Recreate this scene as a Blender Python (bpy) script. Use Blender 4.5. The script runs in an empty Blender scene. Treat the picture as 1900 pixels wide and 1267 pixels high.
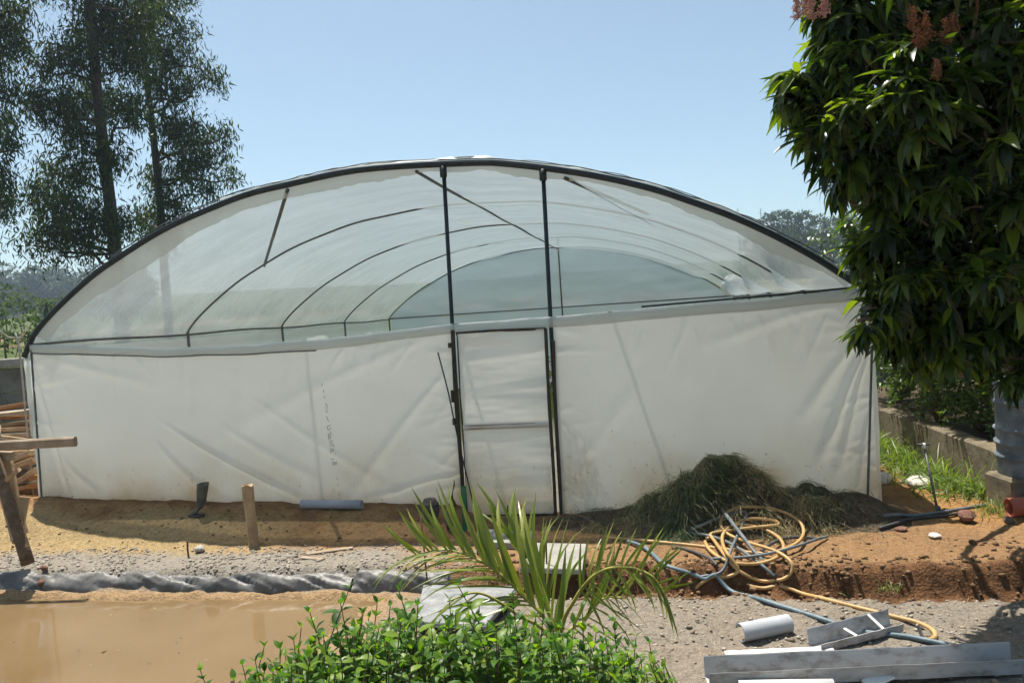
import bpy, math, random
import numpy as np
from mathutils import Vector, Matrix

random.seed(7)
rng = np.random.default_rng(7)
scene = bpy.context.scene
COL = scene.collection

# ------------------------------------------------------------------ camera
F = 1450.0                                   # focal length in photo pixels (1900 wide)
RHO = math.atan(0.0669)                      # the photo is tilted a little
PIT = math.atan(56.4 / F)
CAMZ = 2.03
_f = np.array([0, math.cos(PIT), -math.sin(PIT)])
_U = np.array([0, math.sin(PIT), math.cos(PIT)])
_X = np.array([1.0, 0, 0])
_r = math.cos(RHO) * _X - math.sin(RHO) * _U
_u = math.sin(RHO) * _X + math.cos(RHO) * _U
CAM = np.array([0, 0, CAMZ])
cam = bpy.data.cameras.new('camera')
cam.sensor_width = 36.0
cam.lens = 36.0 * F / 1900.0
cam.clip_start = 0.05
cam.clip_end = 4000
camo = bpy.data.objects.new('camera', cam)
COL.objects.link(camo)
camo.matrix_world = Matrix(((_r[0], _u[0], -_f[0], 0), (_r[1], _u[1], -_f[1], 0), (_r[2], _u[2], -_f[2], CAMZ), (0, 0, 0, 1)))
scene.camera = camo

# ------------------------------------------------------------------ world, sun, exposure
SUN_EL = math.radians(71)
SUN_AZ = math.radians(-27)                   # measured from +Y towards +X: behind the greenhouse, to the left
world = bpy.data.worlds.new('World')
scene.world = world
world.use_nodes = True
wn = world.node_tree
bg = wn.nodes['Background']
sky = wn.nodes.new('ShaderNodeTexSky')
sky.sky_type = 'NISHITA'
sky.sun_disc = False
sky.sun_elevation = SUN_EL
sky.sun_rotation = SUN_AZ
sky.altitude = 1500
sky.air_density = 0.9
sky.dust_density = 5.0
sky.ozone_density = 1.2
tint = wn.nodes.new('ShaderNodeMixRGB'); tint.blend_type = 'MULTIPLY'; tint.inputs[0].default_value = 1; tint.inputs[2].default_value = (1.0, 1.06, .92, 1)
wn.links.new(sky.outputs[0], tint.inputs[1]); wn.links.new(tint.outputs[0], bg.inputs[0])
bg.inputs[1].default_value = 0.094
S = Vector((math.sin(SUN_AZ) * math.cos(SUN_EL), math.cos(SUN_AZ) * math.cos(SUN_EL), math.sin(SUN_EL)))
sun = bpy.data.lights.new('sun', 'SUN')
sun.energy = 4.6
sun.angle = math.radians(0.55)
sun.color = (1.0, 0.95, 0.86)
suno = bpy.data.objects.new('sun', sun)
suno.rotation_euler = S.to_track_quat('Z', 'Y').to_euler()
suno.location = (-6, 12, 20)
COL.objects.link(suno)
scene.view_settings.view_transform = 'Standard'
scene.view_settings.look = 'None'
scene.view_settings.exposure = 0.90
scene.view_settings.gamma = 1.0
scene.view_settings.use_curve_mapping = False
scene.cycles.use_denoising = True
scene.cycles.max_bounces = 7
scene.cycles.diffuse_bounces = 4
scene.cycles.adaptive_threshold = 0.02
scene.cycles.adaptive_min_samples = 10
scene.cycles.transparent_max_bounces = 10
scene.cycles.volume_bounces = 0

# ------------------------------------------------------------------ pixel helpers
def ray(px, py):
    return _f + ((px - 950) / F) * _r - ((py - 633.5) / F) * _u
def at(px, py, depth):                       # point at world depth Y
    d = ray(px, py)
    return CAM + d * (depth / d[1])
def onz(px, py, z=0.0):
    d = ray(px, py)
    return CAM + d * ((z - CAMZ) / d[2])

# greenhouse frame: local x along the front wall (to the right), y backwards, z up
TH = math.radians(10.44)
GW, GL, EAVE = 8.75, 12.0, 2.03
_fl = ray(55, 577 - .0669 * (55 - 950))
FL = np.array([_fl[0] / _fl[1] * 8.69, 8.69, 0.0])
WD = np.array([math.cos(TH), -math.sin(TH), 0])
AD = np.array([math.sin(TH), math.cos(TH), 0])
def loc(p):                                  # world -> greenhouse local
    q = np.asarray(p, float) - FL
    return np.array([q @ WD, q @ AD, q[2]])
def wor(x, y, z=0.0):
    return FL + WD * x + AD * y + np.array([0, 0, z])
def fp(px, py, y=0.0):                       # pixel -> local (x, z) on the plane local y
    d = ray(px, py)
    t = ((FL - CAM) @ AD + y) / (d @ AD)
    q = loc(CAM + d * t)
    return q[0], q[2]

# ------------------------------------------------------------------ numpy noise
_perm = rng.random((256, 256))
def vnoise(x, y):
    x = np.asarray(x, float); y = np.asarray(y, float)
    xi = np.floor(x).astype(int); yi = np.floor(y).astype(int)
    fx = x - xi; fy = y - yi
    fx = fx * fx * (3 - 2 * fx); fy = fy * fy * (3 - 2 * fy)
    a = _perm[xi % 256, yi % 256]; b = _perm[(xi + 1) % 256, yi % 256]
    c = _perm[xi % 256, (yi + 1) % 256]; d = _perm[(xi + 1) % 256, (yi + 1) % 256]
    return (a * (1 - fx) + b * fx) * (1 - fy) + (c * (1 - fx) + d * fx) * fy * 1.0 + 0 * fx - 0
def fbm(x, y, o=4):
    s = 0; a = .5
    for k in range(o):
        s = s + a * (vnoise(np.asarray(x) * 2 ** k + 17.3 * k, np.asarray(y) * 2 ** k + 9.1 * k) - .5) * 2
        a *= .5
    return s
def sst(e0, e1, x):
    t = np.clip((np.asarray(x, float) - e0) / (e1 - e0), 0, 1)
    return t * t * (3 - 2 * t)

# ------------------------------------------------------------------ object helpers
def link(name, me, parent=None):
    o = bpy.data.objects.new(name, me)
    COL.objects.link(o)
    if parent is not None:
        o.parent = parent
    return o
def tag(o, label=None, cat=None, group=None, kind=None):
    if label: o['label'] = label
    if cat: o['category'] = cat
    if group: o['group'] = group
    if kind: o['kind'] = kind
    return o
def thing(name, label, cat, pos=(0, 0, 0), rz=0.0, group=None):
    o = bpy.data.objects.new(name, None)
    o.empty_display_size = .1
    COL.objects.link(o)
    o.location = [float(v) for v in pos]
    o.rotation_euler = (0, 0, rz)
    return tag(o, label, cat, group)
def mesh(name, v, f, mat, parent=None, smooth=True):
    me = bpy.data.meshes.new(name)
    v = np.asarray(v, dtype=np.float32)
    if parent is not None and parent.get('_off') is not None:
        v = v - np.array(parent['_off'], dtype=np.float32)
    if isinstance(f, np.ndarray):
        n = f.shape[1]
        me.vertices.add(len(v)); me.vertices.foreach_set('co', v.ravel())
        me.loops.add(f.size); me.loops.foreach_set('vertex_index', f.astype(np.int32).ravel())
        me.polygons.add(len(f))
        me.polygons.foreach_set('loop_start', np.arange(0, f.size, n, dtype=np.int32))
        me.polygons.foreach_set('loop_total', np.full(len(f), n, dtype=np.int32))
        me.update(calc_edges=True)
    else:
        me.from_pydata(v.tolist(), [], f)
        me.update()
    if smooth:
        me.polygons.foreach_set('use_smooth', [True] * len(me.polygons))
    me.materials.append(mat)
    return link(name, me, parent)
def wthing(name, label, cat, pos, group=None):
    """thing whose parts are given in world coordinates"""
    o = thing(name, label, cat, pos, 0, group)
    o['_off'] = [float(v) for v in pos]
    return o

def grid_faces(nu, nv, wrap=False):
    i = np.arange(nu - 1)[:, None]; j = np.arange(nv if wrap else nv - 1)[None, :]
    j2 = (j + 1) % nv
    a = i * nv + j; b = i * nv + j2; c = (i + 1) * nv + j2; d = (i + 1) * nv + j
    return np.stack([a + 0 * b, b + 0 * a, c, d], -1).reshape(-1, 4)

def smooth_path(pts, n=8):
    P = np.asarray(pts, float)
    P = np.vstack([2 * P[0] - P[1], P, 2 * P[-1] - P[-2]])
    out = []
    for i in range(1, len(P) - 2):
        p0, p1, p2, p3 = P[i - 1], P[i], P[i + 1], P[i + 2]
        for k in range(n):
            t = k / n
            out.append(.5 * ((2 * p1) + (-p0 + p2) * t + (2 * p0 - 5 * p1 + 4 * p2 - p3) * t * t + (-p0 + 3 * p1 - 3 * p2 + p3) * t ** 3))
    out.append(P[-2])
    return np.array(out)
def tube_geo(pts, rad, n=8, caps=True):
    P = np.asarray(pts, float)
    m = len(P)
    R = np.full(m, rad) if np.isscalar(rad) else np.asarray(rad, float)
    T = np.gradient(P, axis=0)
    T /= np.linalg.norm(T, axis=1)[:, None] + 1e-12
    up = np.array([0, 0, 1.0]) if abs(T[0][2]) < .9 else np.array([1.0, 0, 0])
    N = np.cross(T[0], up); N /= np.linalg.norm(N)
    V = []
    ang = np.linspace(0, 2 * math.pi, n, endpoint=False)
    for i in range(m):
        N = N - T[i] * (N @ T[i]); N /= np.linalg.norm(N) + 1e-12
        B = np.cross(T[i], N)
        V.append(P[i] + R[i] * (np.cos(ang)[:, None] * N + np.sin(ang)[:, None] * B))
    V = np.vstack(V)
    Fc = grid_faces(m, n, True).tolist()
    if caps:
        Fc.append(list(range(n))[::-1]); Fc.append(list(range((m - 1) * n, m * n)))
    return V, Fc
def tube(name, pts, rad, mat, parent=None, n=8, caps=True):
    v, f = tube_geo(pts, rad, n, caps)
    return mesh(name, v, f, mat, parent)
def join(geos):
    V = []; Fs = []; o = 0
    for v, f in geos:
        V.append(np.asarray(v)); Fs += [[i + o for i in q] for q in f]; o += len(v)
    return np.vstack(V), Fs
def box_geo(c, sx, sy, sz, rot=None, bev=0.0):
    """chamfered box centred on c"""
    if bev <= 0:
        V = np.array([[x, y, z] for x in (-1, 1) for y in (-1, 1) for z in (-1, 1)], float) * [sx / 2, sy / 2, sz / 2]
        Fc = [[0, 1, 3, 2], [4, 6, 7, 5], [0, 4, 5, 1], [2, 3, 7, 6], [0, 2, 6, 4], [1, 5, 7, 3]]
    else:
        pr = []
        hx, hy = sx / 2, sy / 2
        for (a, b) in ((1, 1), (-1, 1), (-1, -1), (1, -1)):
            q = [(a * hx, b * (hy - bev)), (a * (hx - bev), b * hy)]
            pr += q if a * b > 0 else q[::-1]
        lv = []
        for z, k in ((-sz / 2, bev), (-sz / 2 + bev, 0), (sz / 2 - bev, 0), (sz / 2, bev)):
            for (a, b) in pr:
                lv.append((a - math.copysign(k, a), b - math.copysign(k, b), z))
        V = np.array(lv)
        Fc = grid_faces(4, 8, True).tolist() + [list(range(8))[::-1], list(range(24, 32))]
    if rot is not None:
        V = V @ np.array(rot).T
    return V + np.asarray(c, float), Fc
def rotz(a):
    return np.array([[math.cos(a), -math.sin(a), 0], [math.sin(a), math.cos(a), 0], [0, 0, 1.0]])
def beam_geo(p, q, w, h, roll=0.0, bev=.004, nseg=1, warp=0.0):
    """rectangular bar between two points"""
    p = np.asarray(p, float); q = np.asarray(q, float)
    L = np.linalg.norm(q - p); t = (q - p) / L
    up = np.array([0, 0, 1.0]) if abs(t[2]) < .95 else np.array([0, 1.0, 0])
    a = np.cross(up, t); a /= np.linalg.norm(a); b = np.cross(t, a)
    a2 = a * math.cos(roll) + b * math.sin(roll); b2 = np.cross(t, a2)
    pr = []
    for (x, y) in ((1, 1), (-1, 1), (-1, -1), (1, -1)):
        e = [(x * w / 2, y * (h / 2 - bev)), (x * (w / 2 - bev), y * h / 2)]
        pr += e if x * y > 0 else e[::-1]
    V = []
    n = max(nseg, 1)
    for k in range(n + 1):
        s = k / n
        c = p + (q - p) * s + b2 * warp * math.sin(math.pi * s) + a2 * warp * .6 * math.sin(2.3 * math.pi * s)
        for (x, y) in pr:
            V.append(c + a2 * x + b2 * y)
    return np.array(V), grid_faces(n + 1, 8, True).tolist() + [list(range(8))[::-1], list(range(n * 8, n * 8 + 8))]

# ------------------------------------------------------------------ materials
def newmat(name):
    m = bpy.data.materials.new(name); m.use_nodes = True
    nt = m.node_tree
    b = nt.nodes['Principled BSDF']
    return m, nt, b
def N(nt, t, **kw):
    n = nt.nodes.new(t)
    for k, v in kw.items():
        setattr(n, k, v)
    return n
def ramp(nt, fac, stops):
    r = N(nt, 'ShaderNodeValToRGB')
    e = r.color_ramp.elements
    while len(e) < len(stops): e.new(.5)
    for i, (p, c) in enumerate(stops):
        e[i].position = p; e[i].color = (*c, 1)
    nt.links.new(fac, r.inputs[0])
    return r.outputs[0]
def noise_mat(name, c1, c2, scale=8, rough=.8, bump=.3, bscale=None, spec=.3, metal=0, stretch=None, detail=6, mid=None, dist=.02):
    m, nt, b = newmat(name)
    tc = N(nt, 'ShaderNodeTexCoord')
    vec = tc.outputs['Object']
    if stretch:
        mp = N(nt, 'ShaderNodeMapping'); mp.inputs['Scale'].default_value = stretch
        nt.links.new(vec, mp.inputs[0]); vec = mp.outputs[0]
    oi = N(nt, 'ShaderNodeObjectInfo')
    ad = N(nt, 'ShaderNodeVectorMath', operation='ADD')
    mu = N(nt, 'ShaderNodeMath', operation='MULTIPLY'); mu.inputs[1].default_value = 37.0
    nt.links.new(oi.outputs['Random'], mu.inputs[0])
    nt.links.new(vec, ad.inputs[0]); nt.links.new(mu.outputs[0], ad.inputs[1])
    vec = ad.outputs[0]
    n1 = N(nt, 'ShaderNodeTexNoise'); n1.inputs['Scale'].default_value = scale; n1.inputs['Detail'].default_value = detail
    n1.inputs['Roughness'].default_value = .65
    nt.links.new(vec, n1.inputs['Vector'])
    st = [(.3, c1), (.7, c2)] if mid is None else [(.25, c1), (.5, mid), (.75, c2)]
    col = ramp(nt, n1.outputs[0], st)
    nt.links.new(col, b.inputs['Base Color'])
    b.inputs['Roughness'].default_value = rough
    b.inputs['Specular IOR Level'].default_value = spec
    b.inputs['Metallic'].default_value = metal
    if bump:
        n2 = N(nt, 'ShaderNodeTexNoise'); n2.inputs['Scale'].default_value = bscale or scale * 3; n2.inputs['Detail'].default_value = 8
        nt.links.new(vec, n2.inputs['Vector'])
        bp = N(nt, 'ShaderNodeBump'); bp.inputs['Strength'].default_value = bump; bp.inputs['Distance'].default_value = dist
        nt.links.new(n2.outputs[0], bp.inputs['Height']); nt.links.new(bp.outputs[0], b.inputs['Normal'])
    return m
def leaf_mat(name, c1, c2, c3, rough=.35, trans=.45, tcol=None, spec=.5):
    m, nt, b = newmat(name)
    g = N(nt, 'ShaderNodeNewGeometry'); oi = N(nt, 'ShaderNodeObjectInfo')
    a = N(nt, 'ShaderNodeMath', operation='ADD'); fr = N(nt, 'ShaderNodeMath', operation='FRACT')
    nt.links.new(g.outputs['Random Per Island'], a.inputs[0]); nt.links.new(oi.outputs['Random'], a.inputs[1])
    nt.links.new(a.outputs[0], fr.inputs[0])
    col = ramp(nt, fr.outputs[0], [(0, c1), (.55, c2), (1, c3)])
    nt.links.new(col, b.inputs['Base Color'])
    b.inputs['Roughness'].default_value = rough
    b.inputs['Specular IOR Level'].default_value = spec
    tr = N(nt, 'ShaderNodeBsdfTranslucent')
    mx = N(nt, 'ShaderNodeMixRGB', blend_type='MULTIPLY'); mx.inputs[0].default_value = 1
    nt.links.new(col, mx.inputs[1]); mx.inputs[2].default_value = (*(tcol or (1.9, 1.7, .6)), 1)
    nt.links.new(mx.outputs[0], tr.inputs[0])
    ms = N(nt, 'ShaderNodeMixShader'); ms.inputs[0].default_value = trans
    nt.links.new(b.outputs[0], ms.inputs[1]); nt.links.new(tr.outputs[0], ms.inputs[2])
    nt.links.new(ms.outputs[0], nt.nodes['Material Output'].inputs[0])
    return m
def film_mat(name, col, trans=.55, clear=.10, dirt=False, bump=.15, rough=.35, streak=False):
    """milky greenhouse film: part scatters back, part scatters through, a little goes straight through"""
    m, nt, b = newmat(name)
    tc = N(nt, 'ShaderNodeTexCoord')
    n1 = N(nt, 'ShaderNodeTexNoise'); n1.inputs['Scale'].default_value = 1.3; n1.inputs['Detail'].default_value = 5
    nt.links.new(tc.outputs['Object'], n1.inputs['Vector'])
    if streak:
        mp0 = N(nt, 'ShaderNodeMapping'); mp0.inputs['Scale'].default_value = (.5, 2.4, 2.2)
        nt.links.new(tc.outputs['Object'], mp0.inputs[0]); nt.links.new(mp0.outputs[0], n1.inputs['Vector'])
    c = ramp(nt, n1.outputs[0], [(.3, tuple(x * (.80 if streak else .93) for x in col)), (.7, col)])
    if dirt:
        sp = N(nt, 'ShaderNodeSeparateXYZ'); nt.links.new(tc.outputs['Object'], sp.inputs[0])
        # mud splashed up from the ground: specks and a soft brown film that thins out with height
        n2 = N(nt, 'ShaderNodeTexNoise'); n2.inputs['Scale'].default_value = 26; n2.inputs['Detail'].default_value = 4
        mp = N(nt, 'ShaderNodeMapping'); mp.inputs['Scale'].default_value = (1, 1, .7)
        nt.links.new(tc.outputs['Object'], mp.inputs[0]); nt.links.new(mp.outputs[0], n2.inputs['Vector'])
        n3 = N(nt, 'ShaderNodeTexNoise'); n3.inputs['Scale'].default_value = 1.7; n3.inputs['Detail'].default_value = 4
        nt.links.new(tc.outputs['Object'], n3.inputs['Vector'])
        h = N(nt, 'ShaderNodeMapRange'); h.inputs[1].default_value = .1; h.inputs[2].default_value = 1.05
        h.inputs[3].default_value = 1; h.inputs[4].default_value = 0
        nt.links.new(sp.outputs[2], h.inputs[0])
        mm = N(nt, 'ShaderNodeMath', operation='MULTIPLY'); nt.links.new(h.outputs[0], mm.inputs[0]); nt.links.new(n3.outputs[0], mm.inputs[1])
        th = N(nt, 'ShaderNodeMath', operation='MULTIPLY_ADD'); th.inputs[1].default_value = .34; nt.links.new(mm.outputs[0], th.inputs[0]); nt.links.new(n2.outputs[0], th.inputs[2])
        spk = ramp(nt, th.outputs[0], [(.755, (0, 0, 0)), (.83, (.6, .6, .6))])
        mx = N(nt, 'ShaderNodeMixRGB'); nt.links.new(spk, mx.inputs[0]); nt.links.new(c, mx.inputs[1]); mx.inputs[2].default_value = (.20, .15, .09, 1)
        soft = N(nt, 'ShaderNodeMath', operation='POWER'); soft.inputs[1].default_value = 1.6; nt.links.new(mm.outputs[0], soft.inputs[0])
        so2 = N(nt, 'ShaderNodeMath', operation='MULTIPLY'); so2.inputs[1].default_value = 2.6; so2.use_clamp = True; nt.links.new(soft.outputs[0], so2.inputs[0])
        mx2 = N(nt, 'ShaderNodeMixRGB'); nt.links.new(so2.outputs[0], mx2.inputs[0]); nt.links.new(mx.outputs[0], mx2.inputs[1]); mx2.inputs[2].default_value = (.62, .52, .36, 1)
        c = mx2.outputs[0]
    nt.links.new(c, b.inputs['Base Color'])
    b.inputs['Roughness'].default_value = rough
    b.inputs['Specular IOR Level'].default_value = .35
    n4 = N(nt, 'ShaderNodeTexNoise'); n4.inputs['Scale'].default_value = 5; n4.inputs['Detail'].default_value = 4
    if streak:
        nt.links.new(mp0.outputs[0], n4.inputs['Vector'])
    else:
        nt.links.new(tc.outputs['Object'], n4.inputs['Vector'])
    bp = N(nt, 'ShaderNodeBump'); bp.inputs['Strength'].default_value = bump; bp.inputs['Distance'].default_value = .05
    nt.links.new(n4.outputs[0], bp.inputs['Height']); nt.links.new(bp.outputs[0], b.inputs['Normal'])
    tr = N(nt, 'ShaderNodeBsdfTranslucent'); nt.links.new(c, tr.inputs[0]); nt.links.new(bp.outputs[0], tr.inputs['Normal'])
    ms = N(nt, 'ShaderNodeMixShader'); ms.inputs[0].default_value = trans
    nt.links.new(b.outputs[0], ms.inputs[1]); nt.links.new(tr.outputs[0], ms.inputs[2])
    tp = N(nt, 'ShaderNodeBsdfTransparent')
    m2 = N(nt, 'ShaderNodeMixShader'); m2.inputs[0].default_value = clear
    nt.links.new(ms.outputs[0], m2.inputs[1]); nt.links.new(tp.outputs[0], m2.inputs[2])
    nt.links.new(m2.outputs[0], nt.nodes['Material Output'].inputs[0])
    return m

M = {}
M['film_roof'] = film_mat('film_roof', (.54, .61, .645), .19, .19, bump=.6, streak=True)
M['film_bunch'] = film_mat('film_bunch', (.95, .95, .92), .5, .02, bump=.6)
M['film_wall'] = film_mat('film_wall', (.96, .975, .93), .53, .03, dirt=True, bump=.12)
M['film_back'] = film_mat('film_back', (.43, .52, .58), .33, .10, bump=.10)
M['film_edge'] = film_mat('film_edge', (.55, .61, .585), .23, .30, bump=.3)
M['steel'] = noise_mat('dark_painted_steel', (.010, .018, .023), (.022, .034, .040), 12, .5, .1, spec=.35)
M['steel_grey'] = noise_mat('weathered_steel', (.06, .07, .07), (.13, .13, .12), 14, .5, .1, spec=.5)
M['black_wood'] = noise_mat('dark_weathered_wood', (.022, .018, .014), (.09, .07, .05), 5, .85, .4, stretch=(9, 9, 1.2))
M['wood'] = noise_mat('raw_timber', (.24, .145, .07), (.52, .38, .23), 5, .8, .35, mid=(.38, .26, .145))
M['wood_grey'] = noise_mat('grey_timber', (.20, .15, .10), (.40, .32, .23), 6, .85, .35)
M['wood_orange'] = noise_mat('orange_timber', (.28, .13, .05), (.45, .24, .10), 6, .8, .3)
M['bark'] = noise_mat('brown_bark', (.085, .055, .035), (.20, .135, .085), 12, .9, .6)
M['euc_bark'] = noise_mat('eucalyptus_bark', (.030, .022, .020), (.075, .058, .048), 6, .9, .5, stretch=(3, 3, .6))
M['concrete'] = noise_mat('old_concrete', (.19, .18, .16), (.38, .36, .32), 7, .9, .35)
M['concrete_pale'] = noise_mat('pale_concrete', (.21, .198, .178), (.34, .325, .295), 6, .9, .3)
M['concrete_panel'] = noise_mat('precast_panel', (.10, .095, .085), (.24, .23, .21), 3, .9, .3, mid=(.17, .16, .145))
M['concrete_mossy'] = noise_mat('mossy_concrete', (.09, .075, .05), (.22, .18, .12), 5, .95, .4)
M['slate'] = noise_mat('grey_slab', (.13, .135, .14), (.30, .30, .295), 9, .7, .3, bscale=40)
M['void'] = noise_mat('dark_timber_box', (.015, .012, .010), (.03, .024, .02), 9, .9, .2)
M['stone_dark'] = noise_mat('dark_stone', (.05, .042, .035), (.14, .11, .09), 9, .9, .5)
M['stone_red'] = noise_mat('laterite_stone', (.11, .05, .032), (.24, .13, .09), 9, .9, .5)
M['stone_pale'] = noise_mat('pale_stone', (.38, .35, .31), (.62, .58, .52), 9, .85, .4)
M['rag'] = noise_mat('white_rag', (.55, .53, .52), (.78, .76, .74), 9, .85, .4)
M['pebble'] = noise_mat('gravel_bits', (.20, .17, .135), (.42, .37, .31), 4, .95, .2)
M['pebble_brown'] = noise_mat('brown_gravel', (.15, .115, .085), (.32, .25, .18), 4, .95, .2)
M['clod'] = noise_mat('earth_clods', (.11, .06, .03), (.24, .145, .075), 4, .95, .2)
M['pvc_white'] = noise_mat('white_plastic', (.58, .57, .54), (.70, .69, .67), 6, .45, .05, spec=.5)
M['pvc_grey'] = noise_mat('grey_plastic', (.30, .315, .335), (.42, .43, .45), 5, .5, .05, spec=.5)
M['gutter'] = noise_mat('dull_gutter_metal', (.12, .09, .065), (.44, .44, .44), 7, .5, .15, spec=.4, mid=(.38, .375, .37), stretch=(1, 2, 2))
M['hose_yellow'] = noise_mat('yellow_hose', (.38, .225, .08), (.54, .345, .145), 6, .5, .1, spec=.4)
M['hose_grey'] = noise_mat('grey_hose', (.075, .09, .10), (.18, .20, .21), 8, .55, .1, spec=.4)
M['hose_blue'] = noise_mat('blue_hose', (.07, .115, .14), (.18, .235, .26), 8, .5, .1, spec=.4)
M['hose_black'] = noise_mat('black_hose', (.03, .032, .035), (.09, .09, .09), 8, .5, .1, spec=.4)
M['terracotta'] = noise_mat('red_pipe', (.27, .065, .035), (.38, .10, .06), 6, .5, .1, spec=.4)
M['boot'] = noise_mat('dusty_rubber', (.05, .055, .045), (.16, .15, .12), 9, .75, .2)
M['drum'] = noise_mat('drum_plastic', (.05, .06, .07), (.30, .33, .35), 5, .55, .25, spec=.4, mid=(.13, .155, .175))
M['ink'] = noise_mat('printed_ink', (.30, .31, .29), (.48, .49, .46), 30, .7, 0)
M['green_plastic'] = noise_mat('green_plastic', (.012, .10, .04), (.03, .17, .07), 8, .5, .1)
M['rust'] = noise_mat('rusty_bar', (.07, .035, .02), (.16, .08, .045), 20, .85, .2)
M['foam'] = noise_mat('yellow_cloth', (.38, .26, .05), (.52, .38, .10), 10, .9, .4)
M['liner'] = noise_mat('pond_liner_film', (.05, .049, .047), (.29, .27, .24), 2.6, .5, .4, spec=.35, bscale=7, mid=(.125, .12, .112))
M['mango'] = leaf_mat('mango_leaf', (.010, .022, .005), (.026, .052, .008), (.105, .150, .016), .32, .42, (3.0, 2.9, .5), spec=.45)
M['flower'] = leaf_mat('mango_flower', (.46, .26, .22), (.52, .32, .27), (.40, .24, .17), .8, .3, (1.3, 1.1, 1))
M['flower_dry'] = leaf_mat('dry_flower', (.16, .07, .03), (.24, .10, .04), (.34, .13, .04), .8, .3, (1.3, 1.1, 1))
M['euc'] = leaf_mat('eucalyptus_leaf', (.012, .030, .010), (.026, .052, .014), (.085, .112, .020), .5, .30, (1.9, 1.8, .6), spec=.25)
M['hedge'] = leaf_mat('hedge_leaf', (.028, .075, .012), (.070, .155, .018), (.19, .28, .03), .42, .45, (1.8, 1.9, .4), spec=.3)
M['shrub'] = leaf_mat('shrub_leaf', (.035, .070, .012), (.065, .12, .018), (.14, .21, .03), .4, .45, (1.8, 1.7, .4))
M['tree_round'] = leaf_mat('round_tree_leaf', (.030, .060, .014), (.050, .090, .018), (.095, .14, .03), .3, .3, (1.8, 1.8, .5), spec=.7)
M['far_tree'] = leaf_mat('far_tree_leaf', (.016, .032, .013), (.026, .046, .017), (.042, .064, .022), .7, .2, spec=.15)
M['mid_tree'] = leaf_mat('mid_tree_leaf', (.020, .046, .010), (.040, .075, .014), (.075, .11, .02), .7, .3, spec=.1)
M['palm'] = leaf_mat('palm_leaflet', (.10, .145, .022), (.15, .20, .032), (.26, .28, .06), .32, .40, (1.5, 1.5, .45))
M['palm_stem'] = noise_mat('palm_rachis', (.22, .21, .04), (.38, .33, .07), 9, .5, .1)
M['grass'] = leaf_mat('green_grass', (.06, .11, .018), (.11, .18, .028), (.22, .28, .06), .45, .4, (1.6, 1.6, .5))
M['clip'] = leaf_mat('cut_grass', (.035, .052, .018), (.075, .10, .035), (.22, .22, .10), .7, .3, (1.4, 1.4, .6))
M['clip_green'] = leaf_mat('fresh_cut_grass', (.045, .085, .035), (.07, .13, .05), (.14, .20, .09), .6, .3, (1.4, 1.4, .6))
M['straw'] = leaf_mat('dry_straw', (.22, .15, .07), (.36, .26, .12), (.50, .40, .22), .75, .25, (1.2, 1.1, .8))
M['pebble_leaf'] = leaf_mat('dead_leaf', (.07, .045, .02), (.16, .10, .05), (.42, .34, .22), .7, .1)
M['mulch'] = noise_mat('mulch', (.045, .034, .020), (.12, .085, .05), 14, .95, .8, bscale=30, dist=.05)
M['twig'] = noise_mat('pale_twig', (.30, .28, .24), (.45, .42, .36), 20, .8, .1)

# ------------------------------------------------------------------ the ground
PHX0 = loc(onz(700, 1125, -.17))[0]
def wallz(lx):                               # height of the earth piled against the front wall
    k = [0, .3, 1.5, 3.0, 4.2, 4.75, 5.05, 6.3, 6.6, 9, 12]
    v = [.27, .28, .24, .18, .15, .12, .0, .0, .02, .05, .02]
    return np.interp(lx, k, v)
def ground_z(x, y, fine=True):
    x = np.asarray(x, float); y = np.asarray(y, float)
    qx = x - FL[0]; qy = y - FL[1]
    lx = qx * WD[0] + qy * WD[1]; ly = qx * AD[0] + qy * AD[1]
    v = -ly
    wz = wallz(lx)
    edge = 1.53 + .06 * sst(5, 6, lx) + .08 * fbm(lx * 1.3, lx * 0 + 3.3, 3) + (.06 * fbm(lx * 6, v * 0 + 8.8, 2) + .05 * fbm(lx * 15, v * 0 + 2.8, 2)) * (lx > 5)
    up = wz * (1 - sst(.15, 1.05, v)) * sst(-1.2, -.05, v)
    up = up + .05 * sst(.5, 0, lx) * (1 - sst(.9, 1.2, v)) * sst(-.5, .3, v)
    low = -.15 + .03 * fbm(x * .9, y * .9, 3)
    pond = (1 - sst(PHX0 - .55, PHX0 + .15, lx + .25 * fbm(v * 1.5, v * 0, 2))) * sst(edge + .20, edge + .42, v)
    low = low - .15 * pond
    k = sst(edge - .02, edge + np.where(lx > 5.4, .07, .16), v)
    # a shallow rut under the cut bank on the right
    rut = .07 * np.exp(-((v - edge - .13) / .08) ** 2) * sst(5.6, 6.2, lx)
    z = up * (1 - k) + low * k - rut
    r = np.hypot(x, y)
    hill = .034 * np.clip(r - 24, 0, 130) + .052 * np.clip(r - 150, 0, 330)
    hill = hill * (1 + .25 * fbm(x * .012, y * .012, 3))
    z = z + np.where(y > 3, hill, hill * 0.0) + .25 * sst(15, 26, r)
    if fine:
        near = 1 - sst(14, 20, r)
        dryk = 1 - pond
        z = z + near * dryk * (.020 * fbm(x * 3.1, y * 3.1, 4) + .012 * fbm(x * 14, y * 14, 3) * (1 + 1.0 * (k > .5)) + .022 * fbm(x * 5.5 + 3, y * 5.5, 3) * (k > .5))
        crumb = np.exp(-((v - edge - .03) / .09) ** 2) * (lx > 5.2)
        z = z + near * crumb * .11 * fbm(x * 8, y * 8, 4)
        crest = np.exp(-((v - .12) / .10) ** 2) * sst(5.0, 4.6, lx) * (lx > -.3)
        z = z + crest * .035 * fbm(x * 7, y * 7, 3)
    return z
def gz(x, y):
    return float(ground_z(np.array([x]), np.array([y]), False)[0])
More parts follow.
